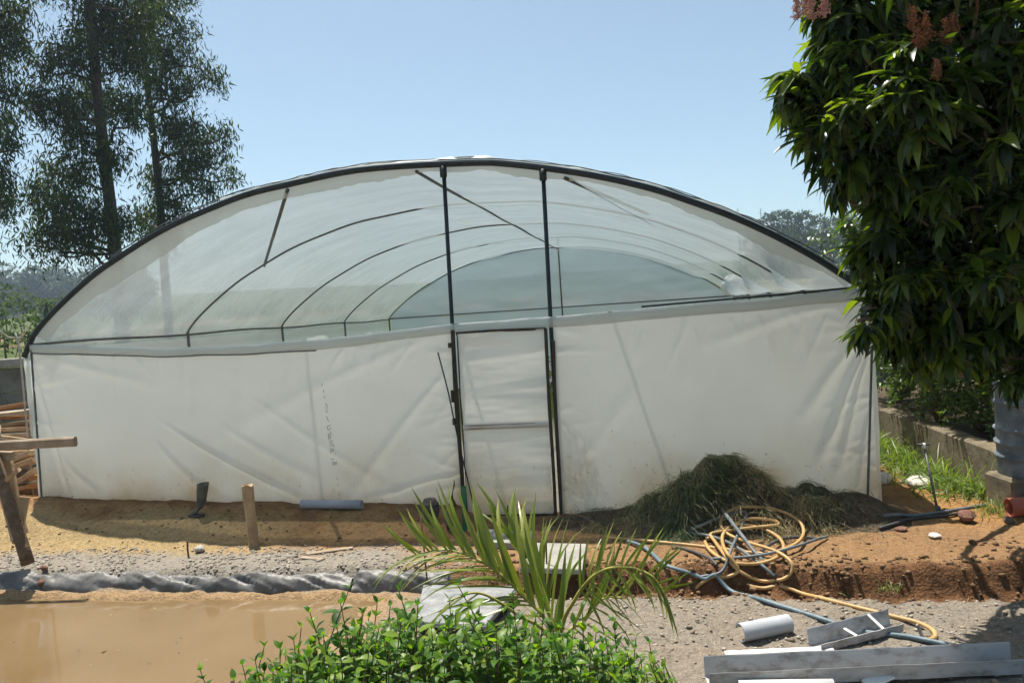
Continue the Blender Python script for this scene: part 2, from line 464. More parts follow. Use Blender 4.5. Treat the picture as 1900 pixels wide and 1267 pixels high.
def ong(px, py, lift=0.0):                   # pixel -> point on the terrain
    z = 0.0
    for k in range(14):
        p = onz(px, py, z)
        z = .5 * z + .5 * (gz(p[0], p[1]) + lift)
    return onz(px, py, z)

def axis_pts(a, b, step, lo, hi, gr=1.22):
    c = list(np.arange(a, b, step))
    s = step; x = b
    while x < hi:
        c.append(x); s *= gr; x += s
    c.append(hi)
    s = step; x = a
    pre = []
    while x > lo:
        s *= gr; x -= s; pre.append(x)
    return np.array(sorted(set(pre + c)))
gx = axis_pts(-6.6, 5.6, .034, -900, 900, 1.16)
gy = axis_pts(4.0, 9.3, .034, -120, 1100, 1.16)
GX, GY = np.meshgrid(gx, gy, indexing='ij')
Z = ground_z(GX, GY)
V = np.stack([GX, GY, Z], -1).reshape(-1, 3)
gm, nt, b = newmat('soil')
ground = mesh('ground', V, grid_faces(len(gx), len(gy))[:, ::-1].copy(), gm)
tag(ground, kind='structure')
# soil types per vertex (sand, brown earth, gravel, red earth, mud, meadow)
x = V[:, 0]; y = V[:, 1]
lx = (x - FL[0]) * WD[0] + (y - FL[1]) * WD[1]; vv = -((x - FL[0]) * AD[0] + (y - FL[1]) * AD[1])
w1 = fbm(x * 1.1, y * 1.1, 4); w2 = fbm(x * 3.7, y * 3.7, 4); w3 = fbm(x * .35, y * .35, 3); w4 = fbm(x * 18, y * 18, 3)
def mixc(c, d, k): return c * (1 - k[:, None]) + np.array(d) * k[:, None]
c = np.tile(np.array([.33, .20, .09]), (len(x), 1))
c = mixc(c, (.22, .118, .054), sst(-.2, .35, w2 + .2 * w4))
c = mixc(c, (.335, .242, .12), sst(.22, .50, vv + .25 * w1) * sst(3.6, 2.2, lx + .8 * w1))                # yellow sand, left
c = mixc(c, (.22, .115, .052), sst(.26, .02, vv + .12 * w2) * sst(5.2, 4.6, lx) * .85)                   # brown earth at the wall
c = mixc(c, (.25, .148, .074), sst(4.8, 5.6, lx) * sst(-.4, .0, vv) * .8)                                # orange earth, right
grav = sst(.90, 1.2, vv + .16 * w2 + .14 * w1) * sst(5.2, 4.4, lx) * sst(2.0, 1.8, vv)
c = mixc(c, (.26, .23, .19), np.clip(grav, 0, 1))
lowr = sst(1.70, 1.84, vv + .10 * w2)
c = mixc(c, (.23, .197, .158), lowr)
c = mixc(c, (.22, .185, .145), lowr * sst(-.1, .5, w2 + .3 * w4) * .8)
c = mixc(c, (.36, .215, .105), lowr * sst(.15, .45, w1) * sst(3.0, 2.0, vv) * .8)
c = mixc(c, (.125, .058, .027), sst(1.46, 1.56, vv + .06 * w2) * sst(1.86, 1.74, vv) * sst(5.4, 5.9, lx) * .85)       # cut bank
mud = sst(PHX0 + .6, PHX0 - .1, lx + .2 * w2) * sst(1.62, 1.74, vv)
c = mixc(c, (.31, .205, .11), mud)
c = mixc(c, (.32, .17, .06), sst(8.9, 9.3, lx) * sst(.9, .4, vv) * .8)
c = mixc(c, (.58, .52, .42), ((lx > .1) & (lx < 8.65) & (vv < -.1) & (vv > -11.9)).astype(float))     # unseen greenhouse floor, made pale to bounce light onto the film walls
r = np.hypot(x, y)
c = mixc(c, (.075, .105, .024), sst(11, 15, r + 1.5 * w1) * (y > 0))
c = mixc(c, (.26, .17, .075), sst(60, 75, r) * sst(140, 110, r) * sst(.05, .25, w3))
c = c * np.where((lx > .1) & (lx < 8.65) & (vv < -.1) & (vv > -11.9), 1.0, .88)[:, None]
at_ = ground.data.color_attributes.new('soil', 'FLOAT_COLOR', 'POINT')
at_.data.foreach_set('color', np.hstack([c, np.ones((len(c), 1))]).astype(np.float32).ravel())
va = N(nt, 'ShaderNodeVertexColor', layer_name='soil')
tc = N(nt, 'ShaderNodeTexCoord')
n1 = N(nt, 'ShaderNodeTexNoise'); n1.inputs['Scale'].default_value = 22; n1.inputs['Detail'].default_value = 8; n1.inputs['Roughness'].default_value = .7
n2 = N(nt, 'ShaderNodeTexNoise'); n2.inputs['Scale'].default_value = 70; n2.inputs['Detail'].default_value = 8; n2.inputs['Roughness'].default_value = .75
vo = N(nt, 'ShaderNodeTexVoronoi'); vo.inputs['Scale'].default_value = 45
for q in (n1, n2, vo): nt.links.new(tc.outputs['Object'], q.inputs['Vector'])
m1 = N(nt, 'ShaderNodeMixRGB', blend_type='MULTIPLY'); m1.inputs[0].default_value = 1
nt.links.new(va.outputs[0], m1.inputs[1])
nt.links.new(ramp(nt, n1.outputs[0], [(.3, (.62, .60, .58)), (.5, (1, 1, 1)), (.72, (1.3, 1.28, 1.24))]), m1.inputs[2])
m2 = N(nt, 'ShaderNodeMixRGB', blend_type='MULTIPLY'); m2.inputs[0].default_value = .8
nt.links.new(m1.outputs[0], m2.inputs[1])
nt.links.new(ramp(nt, n2.outputs[0], [(.32, (.6, .58, .56)), (.5, (1, 1, 1)), (.7, (1.35, 1.33, 1.3))]), m2.inputs[2])
nt.links.new(m2.outputs[0], b.inputs['Base Color'])
b.inputs['Roughness'].default_value = .95; b.inputs['Specular IOR Level'].default_value = .15
ad = N(nt, 'ShaderNodeMath', operation='ADD'); nt.links.new(n2.outputs[0], ad.inputs[0]); nt.links.new(vo.outputs[0], ad.inputs[1])
bp = N(nt, 'ShaderNodeBump'); bp.inputs['Strength'].default_value = .55; bp.inputs['Distance'].default_value = .02
nt.links.new(ad.outputs[0], bp.inputs['Height']); nt.links.new(bp.outputs[0], b.inputs['Normal'])

# the muddy pond
wm, nt, b = newmat('muddy_water')
tc = N(nt, 'ShaderNodeTexCoord')
n1 = N(nt, 'ShaderNodeTexNoise'); n1.inputs['Scale'].default_value = 1.1; n1.inputs['Detail'].default_value = 5
nt.links.new(tc.outputs['Object'], n1.inputs['Vector'])
nt.links.new(ramp(nt, n1.outputs[0], [(.3, (.158, .103, .048)), (.7, (.193, .130, .066))]), b.inputs['Base Color'])
b.inputs['Roughness'].default_value = .06
n2 = N(nt, 'ShaderNodeTexNoise'); n2.inputs['Scale'].default_value = 6; n2.inputs['Detail'].default_value = 3
nt.links.new(tc.outputs['Object'], n2.inputs['Vector'])
bp = N(nt, 'ShaderNodeBump'); bp.inputs['Strength'].default_value = .06; bp.inputs['Distance'].default_value = .02
nt.links.new(n2.outputs[0], bp.inputs['Height']); nt.links.new(bp.outputs[0], b.inputs['Normal'])
px_ = [wor(-4, -1.62), wor(PHX0 + .8, -1.62), wor(PHX0 + .8, -6.5), wor(-4, -6.5)]
water = mesh('pond_water', [(p[0], p[1], -.178) for p in px_], [[0, 3, 2, 1]], wm, smooth=False)
tag(water, kind='structure')
# ------------------------------------------------------------------ the greenhouse
GH = thing('greenhouse', 'arched plastic film greenhouse with white front wall and open arched gable', 'greenhouse', FL, -TH)
ARCH_PX = [(66, 616), (101, 576), (167, 515), (217, 480), (300, 427), (379, 392), (458, 360.5), (534, 343), (616, 324), (679, 314), (758, 308), (821, 305),
           (900, 302), (934, 304), (1006, 311.5), (1103, 326), (1208, 349.5), (1271, 370.5), (1355, 400), (1439, 438), (1524, 484), (1587, 526)]
arch = [fp(*p) for p in ARCH_PX]
arch = [(-.02, EAVE - .02)] + arch + [(GW, EAVE)]
AX = np.array([a[0] for a in arch]); AZ = np.array([a[1] for a in arch])
sel = np.concatenate([[True], np.diff(AX) > .02]); AX = AX[sel]; AZ = AZ[sel]
pf = smooth_path(np.stack([AX, AX * 0, AZ], 1), 6)
for _ in range(6):                           # even out tracing wobble
    pf[1:-1] = .25 * pf[:-2] + .5 * pf[1:-1] + .25 * pf[2:]
sl = np.concatenate([[0], np.cumsum(np.linalg.norm(np.diff(pf, axis=0), axis=1))]); sl /= sl[-1]
tt = np.linspace(0, 1, 161)
PX_ = np.interp(tt, sl, pf[:, 0]); PZ_ = np.interp(tt, sl, pf[:, 2])
dxp = np.gradient(PX_); dzp = np.gradient(PZ_); ln = np.hypot(dxp, dzp)
NX_, NZ_ = -dzp / ln, dxp / ln               # outward normal of the profile
def prof(t, off=0.0):
    x = np.interp(t, tt, PX_) + off * np.interp(t, tt, NX_)
    z = np.interp(t, tt, PZ_) + off * np.interp(t, tt, NZ_)
    return x, z
def t_of_x(x):
    return float(np.interp(x, PX_, tt))

# front arch and the bows behind it
ts = np.linspace(0, 1, 80)
ax, az = prof(ts)
pts = np.stack([ax, ax * 0, az], 1)
endL = np.array([fp(45, 662)[0], 0, fp(45, 662)[1]])
pts = np.vstack([[endL], pts[1:], [[GW + .12, 0, EAVE - .10]]])
tube('front_arch', pts, .031, M['steel'], GH, 10)
for k, yb in enumerate((3.0, 6.0, 9.0, 12.0)):
    tube('bow', np.stack([ax, ax * 0 + yb, az], 1), .0145, M['steel_grey'], GH, 7)
    for xs_, nm in ((0.0, 'side_post'), (GW, 'side_post')):
        tube(nm, [(xs_, yb, -.05), (xs_, yb, EAVE)], .022, M['steel_grey'], GH, 7)
for xs_ in (0.0, GW):
    tube('eave_rail', [(xs_, y_, EAVE - .02 + .012 * math.sin(y_ * 1.7 + xs_)) for y_ in np.linspace(0, 12, 25)], .018, M['steel_grey'], GH, 6)
tube('back_rail', [(x_, 12.0, EAVE + .01) for x_ in np.linspace(0, GW, 12)], .018, M['steel_grey'], GH, 6)
xb, zb = fp(1035, 445, 12.0)
tube('back_post', [(xb, 11.97, 0), (xb, 11.97, zb + .05)], .022, M['steel_grey'], GH, 6)
# purlins seen from inside
def purlin(t0, y0, y1, off=-.05, r=.017):
    ys = np.linspace(y0, y1, 14)
    xx, zz = prof(np.full(14, t0), off)
    tube('purlin', np.stack([xx, ys, zz - .015 * np.sin((ys - y0) / 3 * math.pi) ** 2], 1), r, M['steel_grey'], GH, 6)
purlin(t_of_x(fp(770, 316)[0]), 0.05, 11.9)
for (pa, pb, nm) in (((531, 352), (490, 490), 'strut'), ((1048, 330), (1202, 398), 'strut')):
    x0, z0 = fp(*pa); x1, z1 = fp(*pb, 3.0); zq = float(np.interp(x1, PX_, PZ_)) - .02
    tube(nm, [(x0, .03, z0), (x1, 3.0, zq if nm == 'strut' and x1 < 4 else z1)], .02, M['steel_grey'], GH, 7)

# the two tall gable posts (they carry the door)
posts = []
for (a, b_) in (((822, 310), (838, 600)), ((1007, 316), (1021, 592))):
    x0, z0 = fp(*a); x1, z1 = fp(*b_)
    xg = x1 + (x1 - x0) * (z1 / (z0 - z1)) * .6
    tube('gable_post', [(xg, .02, -.1), (x1, .02, z1), (x0, .02, z0)], .021, M['steel'], GH, 8)
    tube('post_clamp', [(x0 + (x1 - x0) * .07, .0, z0 - .10), (x0, 0, z0 + .01)], .036, M['steel'], GH, 8)
    posts.append((xg, x1))

# roof film
nu, nv = 150, 190
U_, Vy = np.meshgrid(np.linspace(0, 1, nu), np.linspace(.0, 12.06, nv), indexing='ij')
fr_ = np.sin(np.pi * (Vy % 3.0) / 3.0) ** 2
t0 = .47 + .06 * np.sin(Vy * 1.1 + .6) + .05 * fbm(Vy * .7, Vy * 0, 2) - .04 * (Vy > 4)
ins = sst(t0, t0 + .06, U_) * (1 - sst(.87, .915, U_ + .012 * np.sin(Vy * 2)))
off = .030 - .085 * ins
patch = np.exp(-((U_ - .34) / .05) ** 2) * sst(4.5, 6, Vy)
off = off - .055 * patch
off = off - .02 * fr_ * (U_ < .5) - .012 * fr_ * (U_ >= .5)
off = off + .014 * fbm(U_ * 9, Vy * 1.1, 3) + .006 * fbm(U_ * 40 + Vy * 2, Vy * .8, 2)
off = off - .26 * fr_ * (Vy < 9) * np.exp(-((U_ - .955) / .026) ** 2) - .08 * fr_ * np.exp(-((U_ - .03) / .02) ** 2)
off = off * sst(0, .25, Vy) + .030 * (1 - sst(0, .25, Vy))
rx, rz = prof(U_, off)
V_ = np.stack([rx, Vy, rz], -1)
# wrapped over the eaves: two more rows each side hanging down
def hang(row, side):
    x_, z_ = V_[row, :, 0], V_[row, :, 2]
    h1 = np.stack([x_ + side * .035, Vy[0], z_ - .06 + .01 * fbm(Vy[0] * 3, Vy[0] * 0, 2)], -1)
    h2 = np.stack([x_ + side * (.03 + .02 * fbm(Vy[0] * 2, Vy[0] * 0 + 4, 2)), Vy[0], z_ - .20 + .03 * fbm(Vy[0] * 2, Vy[0] * 0 + 7, 3)], -1)
    return h1, h2
a1, a2 = hang(0, -1); b1, b2 = hang(-1, 1)
V_ = np.concatenate([a2[None], a1[None], V_, b1[None], b2[None]], 0)
mesh('roof_film', V_.reshape(-1, 3), grid_faces(nu + 4, nv), M['film_roof'], GH)

# loose film edge that hangs under the front arch, ragged below
n_ = 260
te = np.linspace(.012, .985, n_)
wd_ = .03 + .08 * np.clip(.5 + fbm(te * 9, te * 0 + 2, 3) * 1.3, 0, 1.4) + .10 * np.exp(-((te - .16) / .10) ** 2) + .03 * np.abs(fbm(te * 60, te * 0, 2))
rows = []
for k in range(5):
    s_ = k / 4
    xx, zz = prof(te, .035 - (wd_ + .05) * s_)
    rows.append(np.stack([xx, .045 + .05 * s_ + .02 * fbm(te * 22, te * 0 + k * .4, 3) * s_, zz], -1))
mesh('film_edge', np.array(rows).reshape(-1, 3), grid_faces(5, n_), M['film_edge'], GH)
# tie wires and a rumpled film hem riding on top of the arch
for k in range(3):
    ta = np.linspace(.10 + .05 * k, .96 - .06 * k, 240)
    xx, zz = prof(ta, .042 + .028 * np.clip(fbm(ta * 26 + 11 * k, ta * 0 + k, 3) + .15, 0, 1))
    tube('tie_wire', np.stack([xx, ta * 0 + .015 * (k - 1), zz], 1), .0045, M['steel_grey'] if k else M['steel'], GH, 4)
ta = np.linspace(.30, .90, 260)
h_ = .045 + .035 * np.clip(fbm(ta * 30, ta * 0 + 5, 3) + .1, 0, 1)
x0_, z0_ = prof(ta, .03); x1_, z1_ = prof(ta, h_)
mesh('rumpled_hem', np.concatenate([np.stack([x0_, ta * 0 - .02, z0_], -1), np.stack([x1_, ta * 0 + .0, z1_], -1), np.stack([x0_, ta * 0 + .05, z0_], -1)]), grid_faces(3, 260), M['film_edge'], GH)

# film bunched up at the far right eave
xb2, zb2 = fp(1360, 531, 10.4)
an_ = np.linspace(0, 2 * math.pi, 24, endpoint=False); lat = np.linspace(-1.5, 1.5, 14)
vb = np.array([(xb2 + .25 * math.cos(l_) * math.cos(q) * (1 + .18 * math.sin(5 * q + 3 * l_)), 10.4 + .2 * math.cos(l_) * math.sin(q), zb2 + .02 + .22 * math.sin(l_) * (1 + .12 * math.sin(4 * q))) for l_ in lat for q in an_])
mesh('bunched_film', vb, grid_faces(14, 24, True), M['film_bunch'], GH)

# film walls
def film_panel(name, x0, x1, zt, zb, y0, folds, mat, nx=230, nz=110, wav=.010, ywave=None, seed=0):
    X_, K_ = np.meshgrid(np.linspace(0, 1, nx), np.linspace(0, 1, nz), indexing='ij')
    xx = x0(K_) * (1 - X_) + x1(K_) * X_ if callable(x0) else x0 + (x1 - x0) * X_
    ztv = np.interp(xx[:, -1], [p[0] for p in zt], [p[1] for p in zt])[:, None]
    zz = zb + (ztv - zb) * K_
    d = wav * fbm(xx * .9 + seed, zz * 1.2, 3) + wav * .35 * fbm(xx * 3 + seed, zz * 5, 2)
    for (fa, fb, wdt, amp) in folds:
        ax_, az_ = fa; bx_, bz_ = fb
        L_ = math.hypot(bx_ - ax_, bz_ - az_)
        ux, uz = (bx_ - ax_) / L_, (bz_ - az_) / L_
        s_ = ((xx - ax_) * ux + (zz - az_) * uz) / L_
        n__ = (xx - ax_) * -uz + (zz - az_) * ux
        n__ = n__ + .015 * np.sin(s_ * 5)
        env = sst(-.25, .2, s_) * (1 - sst(.7, 1.2, s_))
        d = d + 1.1 * amp * env * np.exp(-(n__ / (wdt * (.6 + .8 * np.clip(s_, 0, 1)))) ** 2)
    rr_ = np.random.default_rng(11 + seed)
    xa_, xb_ = float(xx.min()), float(xx.max())
    for q in range(46):
        e_ = q % 3
        if e_ == 0: ax_, az_, an_ = rr_.uniform(xa_, xb_), rr_.uniform(1.75, 1.95), -math.pi / 2 + rr_.normal() * .5
        elif e_ == 1: ax_, az_, an_ = xa_, rr_.uniform(.2, 1.9), rr_.normal() * .55
        else: ax_, az_, an_ = xb_, rr_.uniform(.2, 1.9), math.pi + rr_.normal() * .55
        L_ = rr_.uniform(.25, .8); ux, uz = math.cos(an_), math.sin(an_)
        s_ = ((xx - ax_) * ux + (zz - az_) * uz) / L_; n__ = (xx - ax_) * -uz + (zz - az_) * ux
        d = d + rr_.uniform(.004, .010) * sst(-.05, .05, s_) * (1 - sst(.3, 1, s_)) * np.exp(-(n__ / (.016 + .03 * np.clip(s_, 0, 1))) ** 2)
    d = d * (1 - .7 * sst(.93, 1, K_))
    yy = y0 - d
    return mesh(name, np.stack([xx, yy, zz], -1).reshape(-1, 3), grid_faces(nx, nz), mat, GH)
HEM_PX = [(60, 640), (200, 644), (300, 648), (450, 641), (600, 631), (720, 616), (838, 604), (1021, 590), (1200, 574), (1400, 557), (1550, 543), (1612, 537)]
HEM = [fp(*p) for p in HEM_PX]
pL = lambda *a: fp(*a)
xdl = fp(842, 640)[0]; xdl2 = fp(858, 900)[0]
fl_ = [(pL(330, 800), pL(560, 928), .030, .030), (pL(300, 830), pL(400, 930), .035, .022), (pL(430, 800), pL(600, 900), .05, .014),
       (pL(120, 850), pL(190, 925), .03, .018), (pL(820, 700), pL(640, 930), .05, .016), (pL(760, 640), pL(420, 800), .07, .012), (pL(845, 880), pL(690, 920), .03, .02),
       (pL(80, 660), pL(300, 720), .05, .010), (pL(500, 760), pL(760, 930), .04, .012)]
film_panel('front_film', lambda K: 0.0 + 0 * K, lambda K: xdl2 + (xdl - xdl2) * K, HEM, -.04, -.005, fl_, M['film_wall'])
xdr = fp(1031, 660)[0]; xdr2 = fp(1043, 950)[0]
fr2 = [(pL(1606, 640), pL(1520, 850), .040, .045), (pL(1612, 650), pL(1555, 860), .028, .035), (pL(1600, 620), pL(1480, 780), .05, .022), (pL(1270, 590), pL(1275, 720), .05, .010),
       (pL(1040, 900), pL(1200, 700), .06, .010), (pL(1615, 760), pL(1590, 900), .02, .02), (pL(1560, 560), pL(1300, 640), .05, .012)]
film_panel('front_film', lambda K: xdr2 + (xdr - xdr2) * K, lambda K: GW + 0 * K, HEM, -.04, -.005, fr2, M['film_wall'], seed=31)
# hem: a flattened roll of film along the top of the wall, with the cord line beneath
hx = np.linspace(.02, GW - .02, 200)
hz = np.interp(hx, [p[0] for p in HEM], [p[1] for p in HEM])
bandh = .085 + .02 * fbm(hx * 1.1, hx * 0, 3)
rows = []
for k, (dy, dz) in enumerate(((.015, .0), (-.018, .012), (-.030, -.02), (-.028, -.6), (-.022, -1.0), (-.008, -1.06))):
    zz = hz + .012 * fbm(hx * 2.3, hx * 0 + 3, 3) + (dz if dz > -.1 else dz * bandh)
    rows.append(np.stack([hx, dy - .008 * fbm(hx * 3, hx * 0 + k, 2), zz], -1))
mesh('film_hem', np.array(rows).reshape(-1, 3), grid_faces(6, 200), M['film_edge'], GH)
hz2 = hz - bandh - .006
tube('hem_cord', np.stack([hx, hx * 0 - .024, hz2 + .006 * fbm(hx * 5, hx * 0, 2)], 1)[:78], .007, M['steel_grey'], GH, 5)
sel_ = hx > fp(1190, 576)[0]
tube('front_rail', np.stack([hx, hx * 0 + .02, hz + .03], 1)[sel_], .011, M['steel'], GH, 6)
# corner posts with the film turned round them
for (pa, pb) in (((60, 648), (80, 928)), ((1617, 640), (1609, 925))):
    x0_, z0_ = fp(*pa); x1_, z1_ = fp(*pb)
    tube('corner_post', [(x1_ + .005, -.018, -.1), (x1_, -.018, z1_), (x0_, -.018, z0_)], .011, M['steel_grey'], GH, 6)
# side walls of film
def side(name, xs_, sgn):
    Y_, K_ = np.meshgrid(np.linspace(-.01, 12.0, 110), np.linspace(0, 1, 30), indexing='ij')
    d = .03 * fbm(Y_ * .8, K_ * 1.5 + xs_, 3) + (.05 if sgn < 0 else .012) * np.clip(1 - Y_ / .6, 0, 1) * (fbm(K_ * 4 + xs_, Y_ * 0, 3) + .5)
    mesh(name, np.stack([xs_ + sgn * (.03 + d), Y_, -.05 + (EAVE - .03) * K_], -1).reshape(-1, 3), grid_faces(110, 30), M['film_wall'], GH)
side('side_film', 0.0, -1); side('side_film', GW, 1)
# loose flap of film at the left corner
K_, J_ = np.meshgrid(np.linspace(0, 1, 40), np.linspace(0, 1, 7), indexing='ij')
mesh('film_flap', np.stack([-.01 - .12 * J_ * (.75 + .6 * fbm(K_ * 5, J_ * .3, 2)), -.012 + .03 * J_ + .03 * fbm(K_ * 6, J_ * 2, 2), .02 + (EAVE - .16) * K_], -1).reshape(-1, 3), grid_faces(40, 7), M['film_edge'], GH)
# back wall and gable film
xs_ = np.linspace(.03, GW - .03, 110)
zt_ = np.interp(xs_, PX_, PZ_)
K_ = np.linspace(0, 1, 40)
BX, BK = np.meshgrid(xs_, K_, indexing='ij')
BZ = -.05 + (zt_[:, None] + .05) * BK
BY = 12.05 + .03 * fbm(BX * .8, BZ * 2.2, 3) + .012 * fbm(BX * .6, BZ * 9, 2)
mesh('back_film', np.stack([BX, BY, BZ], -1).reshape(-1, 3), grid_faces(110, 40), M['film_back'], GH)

# film printed with a faint vertical line of manufacturer's marks, worn to fragments
mk = [((599, 712), 'v', 6), ((601, 724), 'v', 10), ((605, 742), 'v', 3), ((607, 752), 'h', 12), ((608, 757), 'h', 10), ((608, 762), 'h', 10), ((611, 776), 'd', 9)]
def mark_geo(px0, py0, px1, py1, w):
    a = np.array(fp(px0, py0)); b_ = np.array(fp(px1, py1)); t = (b_ - a); t = t / (np.linalg.norm(t) + 1e-9); n_ = np.array([-t[1], t[0]]) * w / 2
    q = [a + n_, b_ + n_, b_ - n_, a - n_]
    return np.array([(p[0], -.0, p[1]) for p in q]), [[0, 1, 2, 3]]
gl = []
def stroke(*a): gl.append(mark_geo(*a, .007))
stroke(600, 710, 600, 716); stroke(602, 722, 603, 728); stroke(603, 733, 605, 738); stroke(606, 747, 608, 750)
for yy in (751, 755, 759, 763): stroke(606, yy, 611, yy)
stroke(608, 771, 612, 781); stroke(609, 790, 615, 788); stroke(609, 790, 611, 797); stroke(611, 797, 617, 793); stroke(616, 799, 616, 803)
for yy in (804, 807, 810, 813): stroke(611, yy, 617, yy - 1)
stroke(611, 804, 612, 813); stroke(612, 817, 620, 816); stroke(613, 822, 620, 821); stroke(616, 816, 617, 822); stroke(615, 826, 622, 824); stroke(622, 824, 621, 828)
stroke(615, 832, 621, 831); stroke(615, 836, 622, 835); stroke(615, 831, 616, 840); stroke(620, 831, 620, 837); stroke(624, 840, 625, 842); stroke(617, 851, 622, 850); stroke(618, 855, 621, 855)
for yy in (857, 859, 861): stroke(619, yy, 627, yy - 1)
stroke(627, 884, 628, 889); stroke(629, 896, 630, 900); stroke(631, 912, 632, 918); stroke(632, 921, 633, 925)
v_, f_ = join(gl); v_[:, 1] = -.030
tag(mesh('print_marks', v_, f_, M['ink'], GH, False), kind='stuff')

# the door
xl0, zl0 = fp(843, 618); xl1, zl1 = fp(861, 930)
xr0, zr0 = fp(1014, 609); xr1, zr1 = fp(1033, 958)
door = bpy.data.objects.new('door', None); COL.objects.link(door); door.parent = GH
def bar(name, p, q, w, h, mat, par, **k):
    v, f = beam_geo(p, q, w, h, **k)
    return mesh(name, v, f, mat, par, False)
bar('door_post', (xl1 - .005, -.035, -.1), (xl0 - .012, -.035, zl0 + .03), .034, .04, M['black_wood'], GH, nseg=10, warp=.012)
xq0, zq0 = fp(1027, 632); xq1, zq1 = fp(1041, 955)
bar('door_post', (xq1, -.03, -.1), (xq0, -.03, zq0), .026, .03, M['black_wood'], GH, nseg=10, warp=.01)
for k in (0, 2, 3):                         # splintered packing pieces along the hinge side
    s_ = .04 + .15 * k; a = np.array([xl0 - .045 + (xl1 - xl0) * s_, zl0 + (zl1 - zl0) * s_])
    v, f = box_geo((a[0], -.04, a[1] - .05), .03, .03, .05 + .09 * ((k * 37) % 5) / 5, bev=.004)
    mesh('packing_strip', v, f, M['black_wood'], GH, False)
bar('door_stile', (xl1 + .045, -.045, .03), (xl0 + .045, -.045, zl0 - .01), .024, .03, M['black_wood'], door, nseg=6, warp=.006)
bar('door_stile', (xr1 - .005, -.045, .0), (xr0 - .005, -.045, zr0), .03, .035, M['black_wood'], door, nseg=6, warp=.006)
bar('top_rail', (xl0 + .03, -.048, zl0 - .005), (xr0, -.048, zr0 - .005), .03, .03, M['black_wood'], door, nseg=6, warp=.008)
bar('bottom_rail', (xl1 + .03, -.045, .035), (xr1, -.045, .02), .04, .04, M['black_wood'], door)
nx, nz = 40, 150
X_, K_ = np.meshgrid(np.linspace(0, 1, nx), np.linspace(0, 1, nz), indexing='ij')
lxs = xl1 + .05 + (xl0 - xl1) * K_; rxs = xr1 - .02 + (xr0 - xr1) * K_
dx_ = lxs + (rxs - lxs) * X_
dz_ = .03 + (zl0 - .04) * K_
sg = 4 * X_ * (1 - X_)
mid = (zl0 * .49)
d = .034 * fbm(X_ * 1.0 + 3, dz_ * 6.5, 3) * sst(0, .1, X_) + .03 * fbm(X_ * 1.2 + dz_ * .8, dz_ * 4.0 + .6 * X_, 2)
d = d + .03 * np.exp(-((dz_ - mid) / .022) ** 2) + .008 * np.exp(-((dz_ - mid + .05) / .012) ** 2)
mesh('door_film', np.stack([dx_, -.07 - .02 * sg * 0 - d, dz_], -1).reshape(-1, 3), grid_faces(nx, nz), M['film_wall'], door)
bar('middle_rail', ((xl0 + xl1) / 2 + .06, -.05, mid), ((xr0 + xr1) / 2 - .03, -.05, mid), .04, .045, M['wood_grey'], door)

# ------------------------------------------------------------------ foliage helpers
def leaf_tpl(L, W, bend=.5, fold=.25, n=5, pw=.75):
    """lanceolate leaf along +y, bending down; 3 columns"""
    V = []
    for i in range(n + 1):
        s = i / n
        w = W / 2 * (math.sin(math.pi * min(1, s ** pw * .97 + .015))) if 0 < i < n else W * .03
        a = bend * s
        y_ = L * (math.sin(a) / bend if bend > 1e-4 else s) ; z_ = -L * ((1 - math.cos(a)) / bend if bend > 1e-4 else 0)
        V += [(-w, y_, z_ + fold * w), (0, y_, z_), (w, y_, z_ + fold * w)]
    Fc = []
    for i in range(n):
        for j in range(2):
            a = i * 3 + j
            Fc.append([a, a + 1, a + 4, a + 3])
    return np.array(V), np.array(Fc)
def orient(D, up=None, roll=None):
    """rotation matrices whose +y column is D"""
    D = D / (np.linalg.norm(D, axis=1)[:, None] + 1e-9)
    upv = np.tile(np.array([0, 0, 1.0]), (len(D), 1)) if up is None else up
    X = np.cross(D, upv); X /= np.linalg.norm(X, axis=1)[:, None] + 1e-6
    Zv = np.cross(X, D)
    if roll is not None:
        c, s = np.cos(roll)[:, None], np.sin(roll)[:, None]
        X, Zv = X * c + Zv * s, Zv * c - X * s
    return np.stack([X, D, Zv], -1)
def batch(tv, tf, R, P, sc):
    V = np.einsum('nij,mj->nmi', R, tv) * np.asarray(sc)[:, None, None] + P[:, None, :]
    Fc = tf[None] + (np.arange(len(P)) * len(tv))[:, None, None]
    return V.reshape(-1, 3), Fc.reshape(-1, tf.shape[1])
def batch_multi(tpls, R, P, sc):
    idx = np.arange(len(P)) % len(tpls)
    vs, fs, o = [], [], 0
    for k, (tv, tf) in enumerate(tpls):
        s = idx == k
        if not s.any(): continue
        v, f = batch(tv, tf, R[s], P[s], np.asarray(sc)[s])
        vs.append(v); fs.append(f + o); o += len(v)
    return np.vstack(vs), np.vstack(fs)
def sph(n):
    v = rng.normal(size=(n, 3)); return v / np.linalg.norm(v, axis=1)[:, None]
def screen(P):
    q = np.asarray(P) - CAM
    d = q @ _f
    return 950 + F * (q @ _r) / d, 633.5 - F * (q @ _u) / d, d
def limb(name, p, q, r0, r1, mat, parent, wob=.1, n=7, sides=7):
    p = np.asarray(p, float); q = np.asarray(q, float)
    L = np.linalg.norm(q - p)
    pts = [p + (q - p) * s + (rng.normal(size=3) * wob * L * .25 * math.sin(math.pi * s) if 0 < s < 1 else 0) for s in np.linspace(0, 1, 5)]
    sp = smooth_path(pts, n)
    return tube(name, sp, np.linspace(r0, r1, len(sp)), mat, parent, sides)
def limb_geo(p, q, r0, r1, wob=.1, sides=5):
    p = np.asarray(p, float); q = np.asarray(q, float); L = np.linalg.norm(q - p)
    pts = [p + (q - p) * s + (rng.normal(size=3) * wob * L * .25 * math.sin(math.pi * s) if 0 < s < 1 else 0) for s in np.linspace(0, 1, 4)]
    sp = smooth_path(pts, 3)
    return tube_geo(sp, np.linspace(r0, r1, len(sp)), sides)
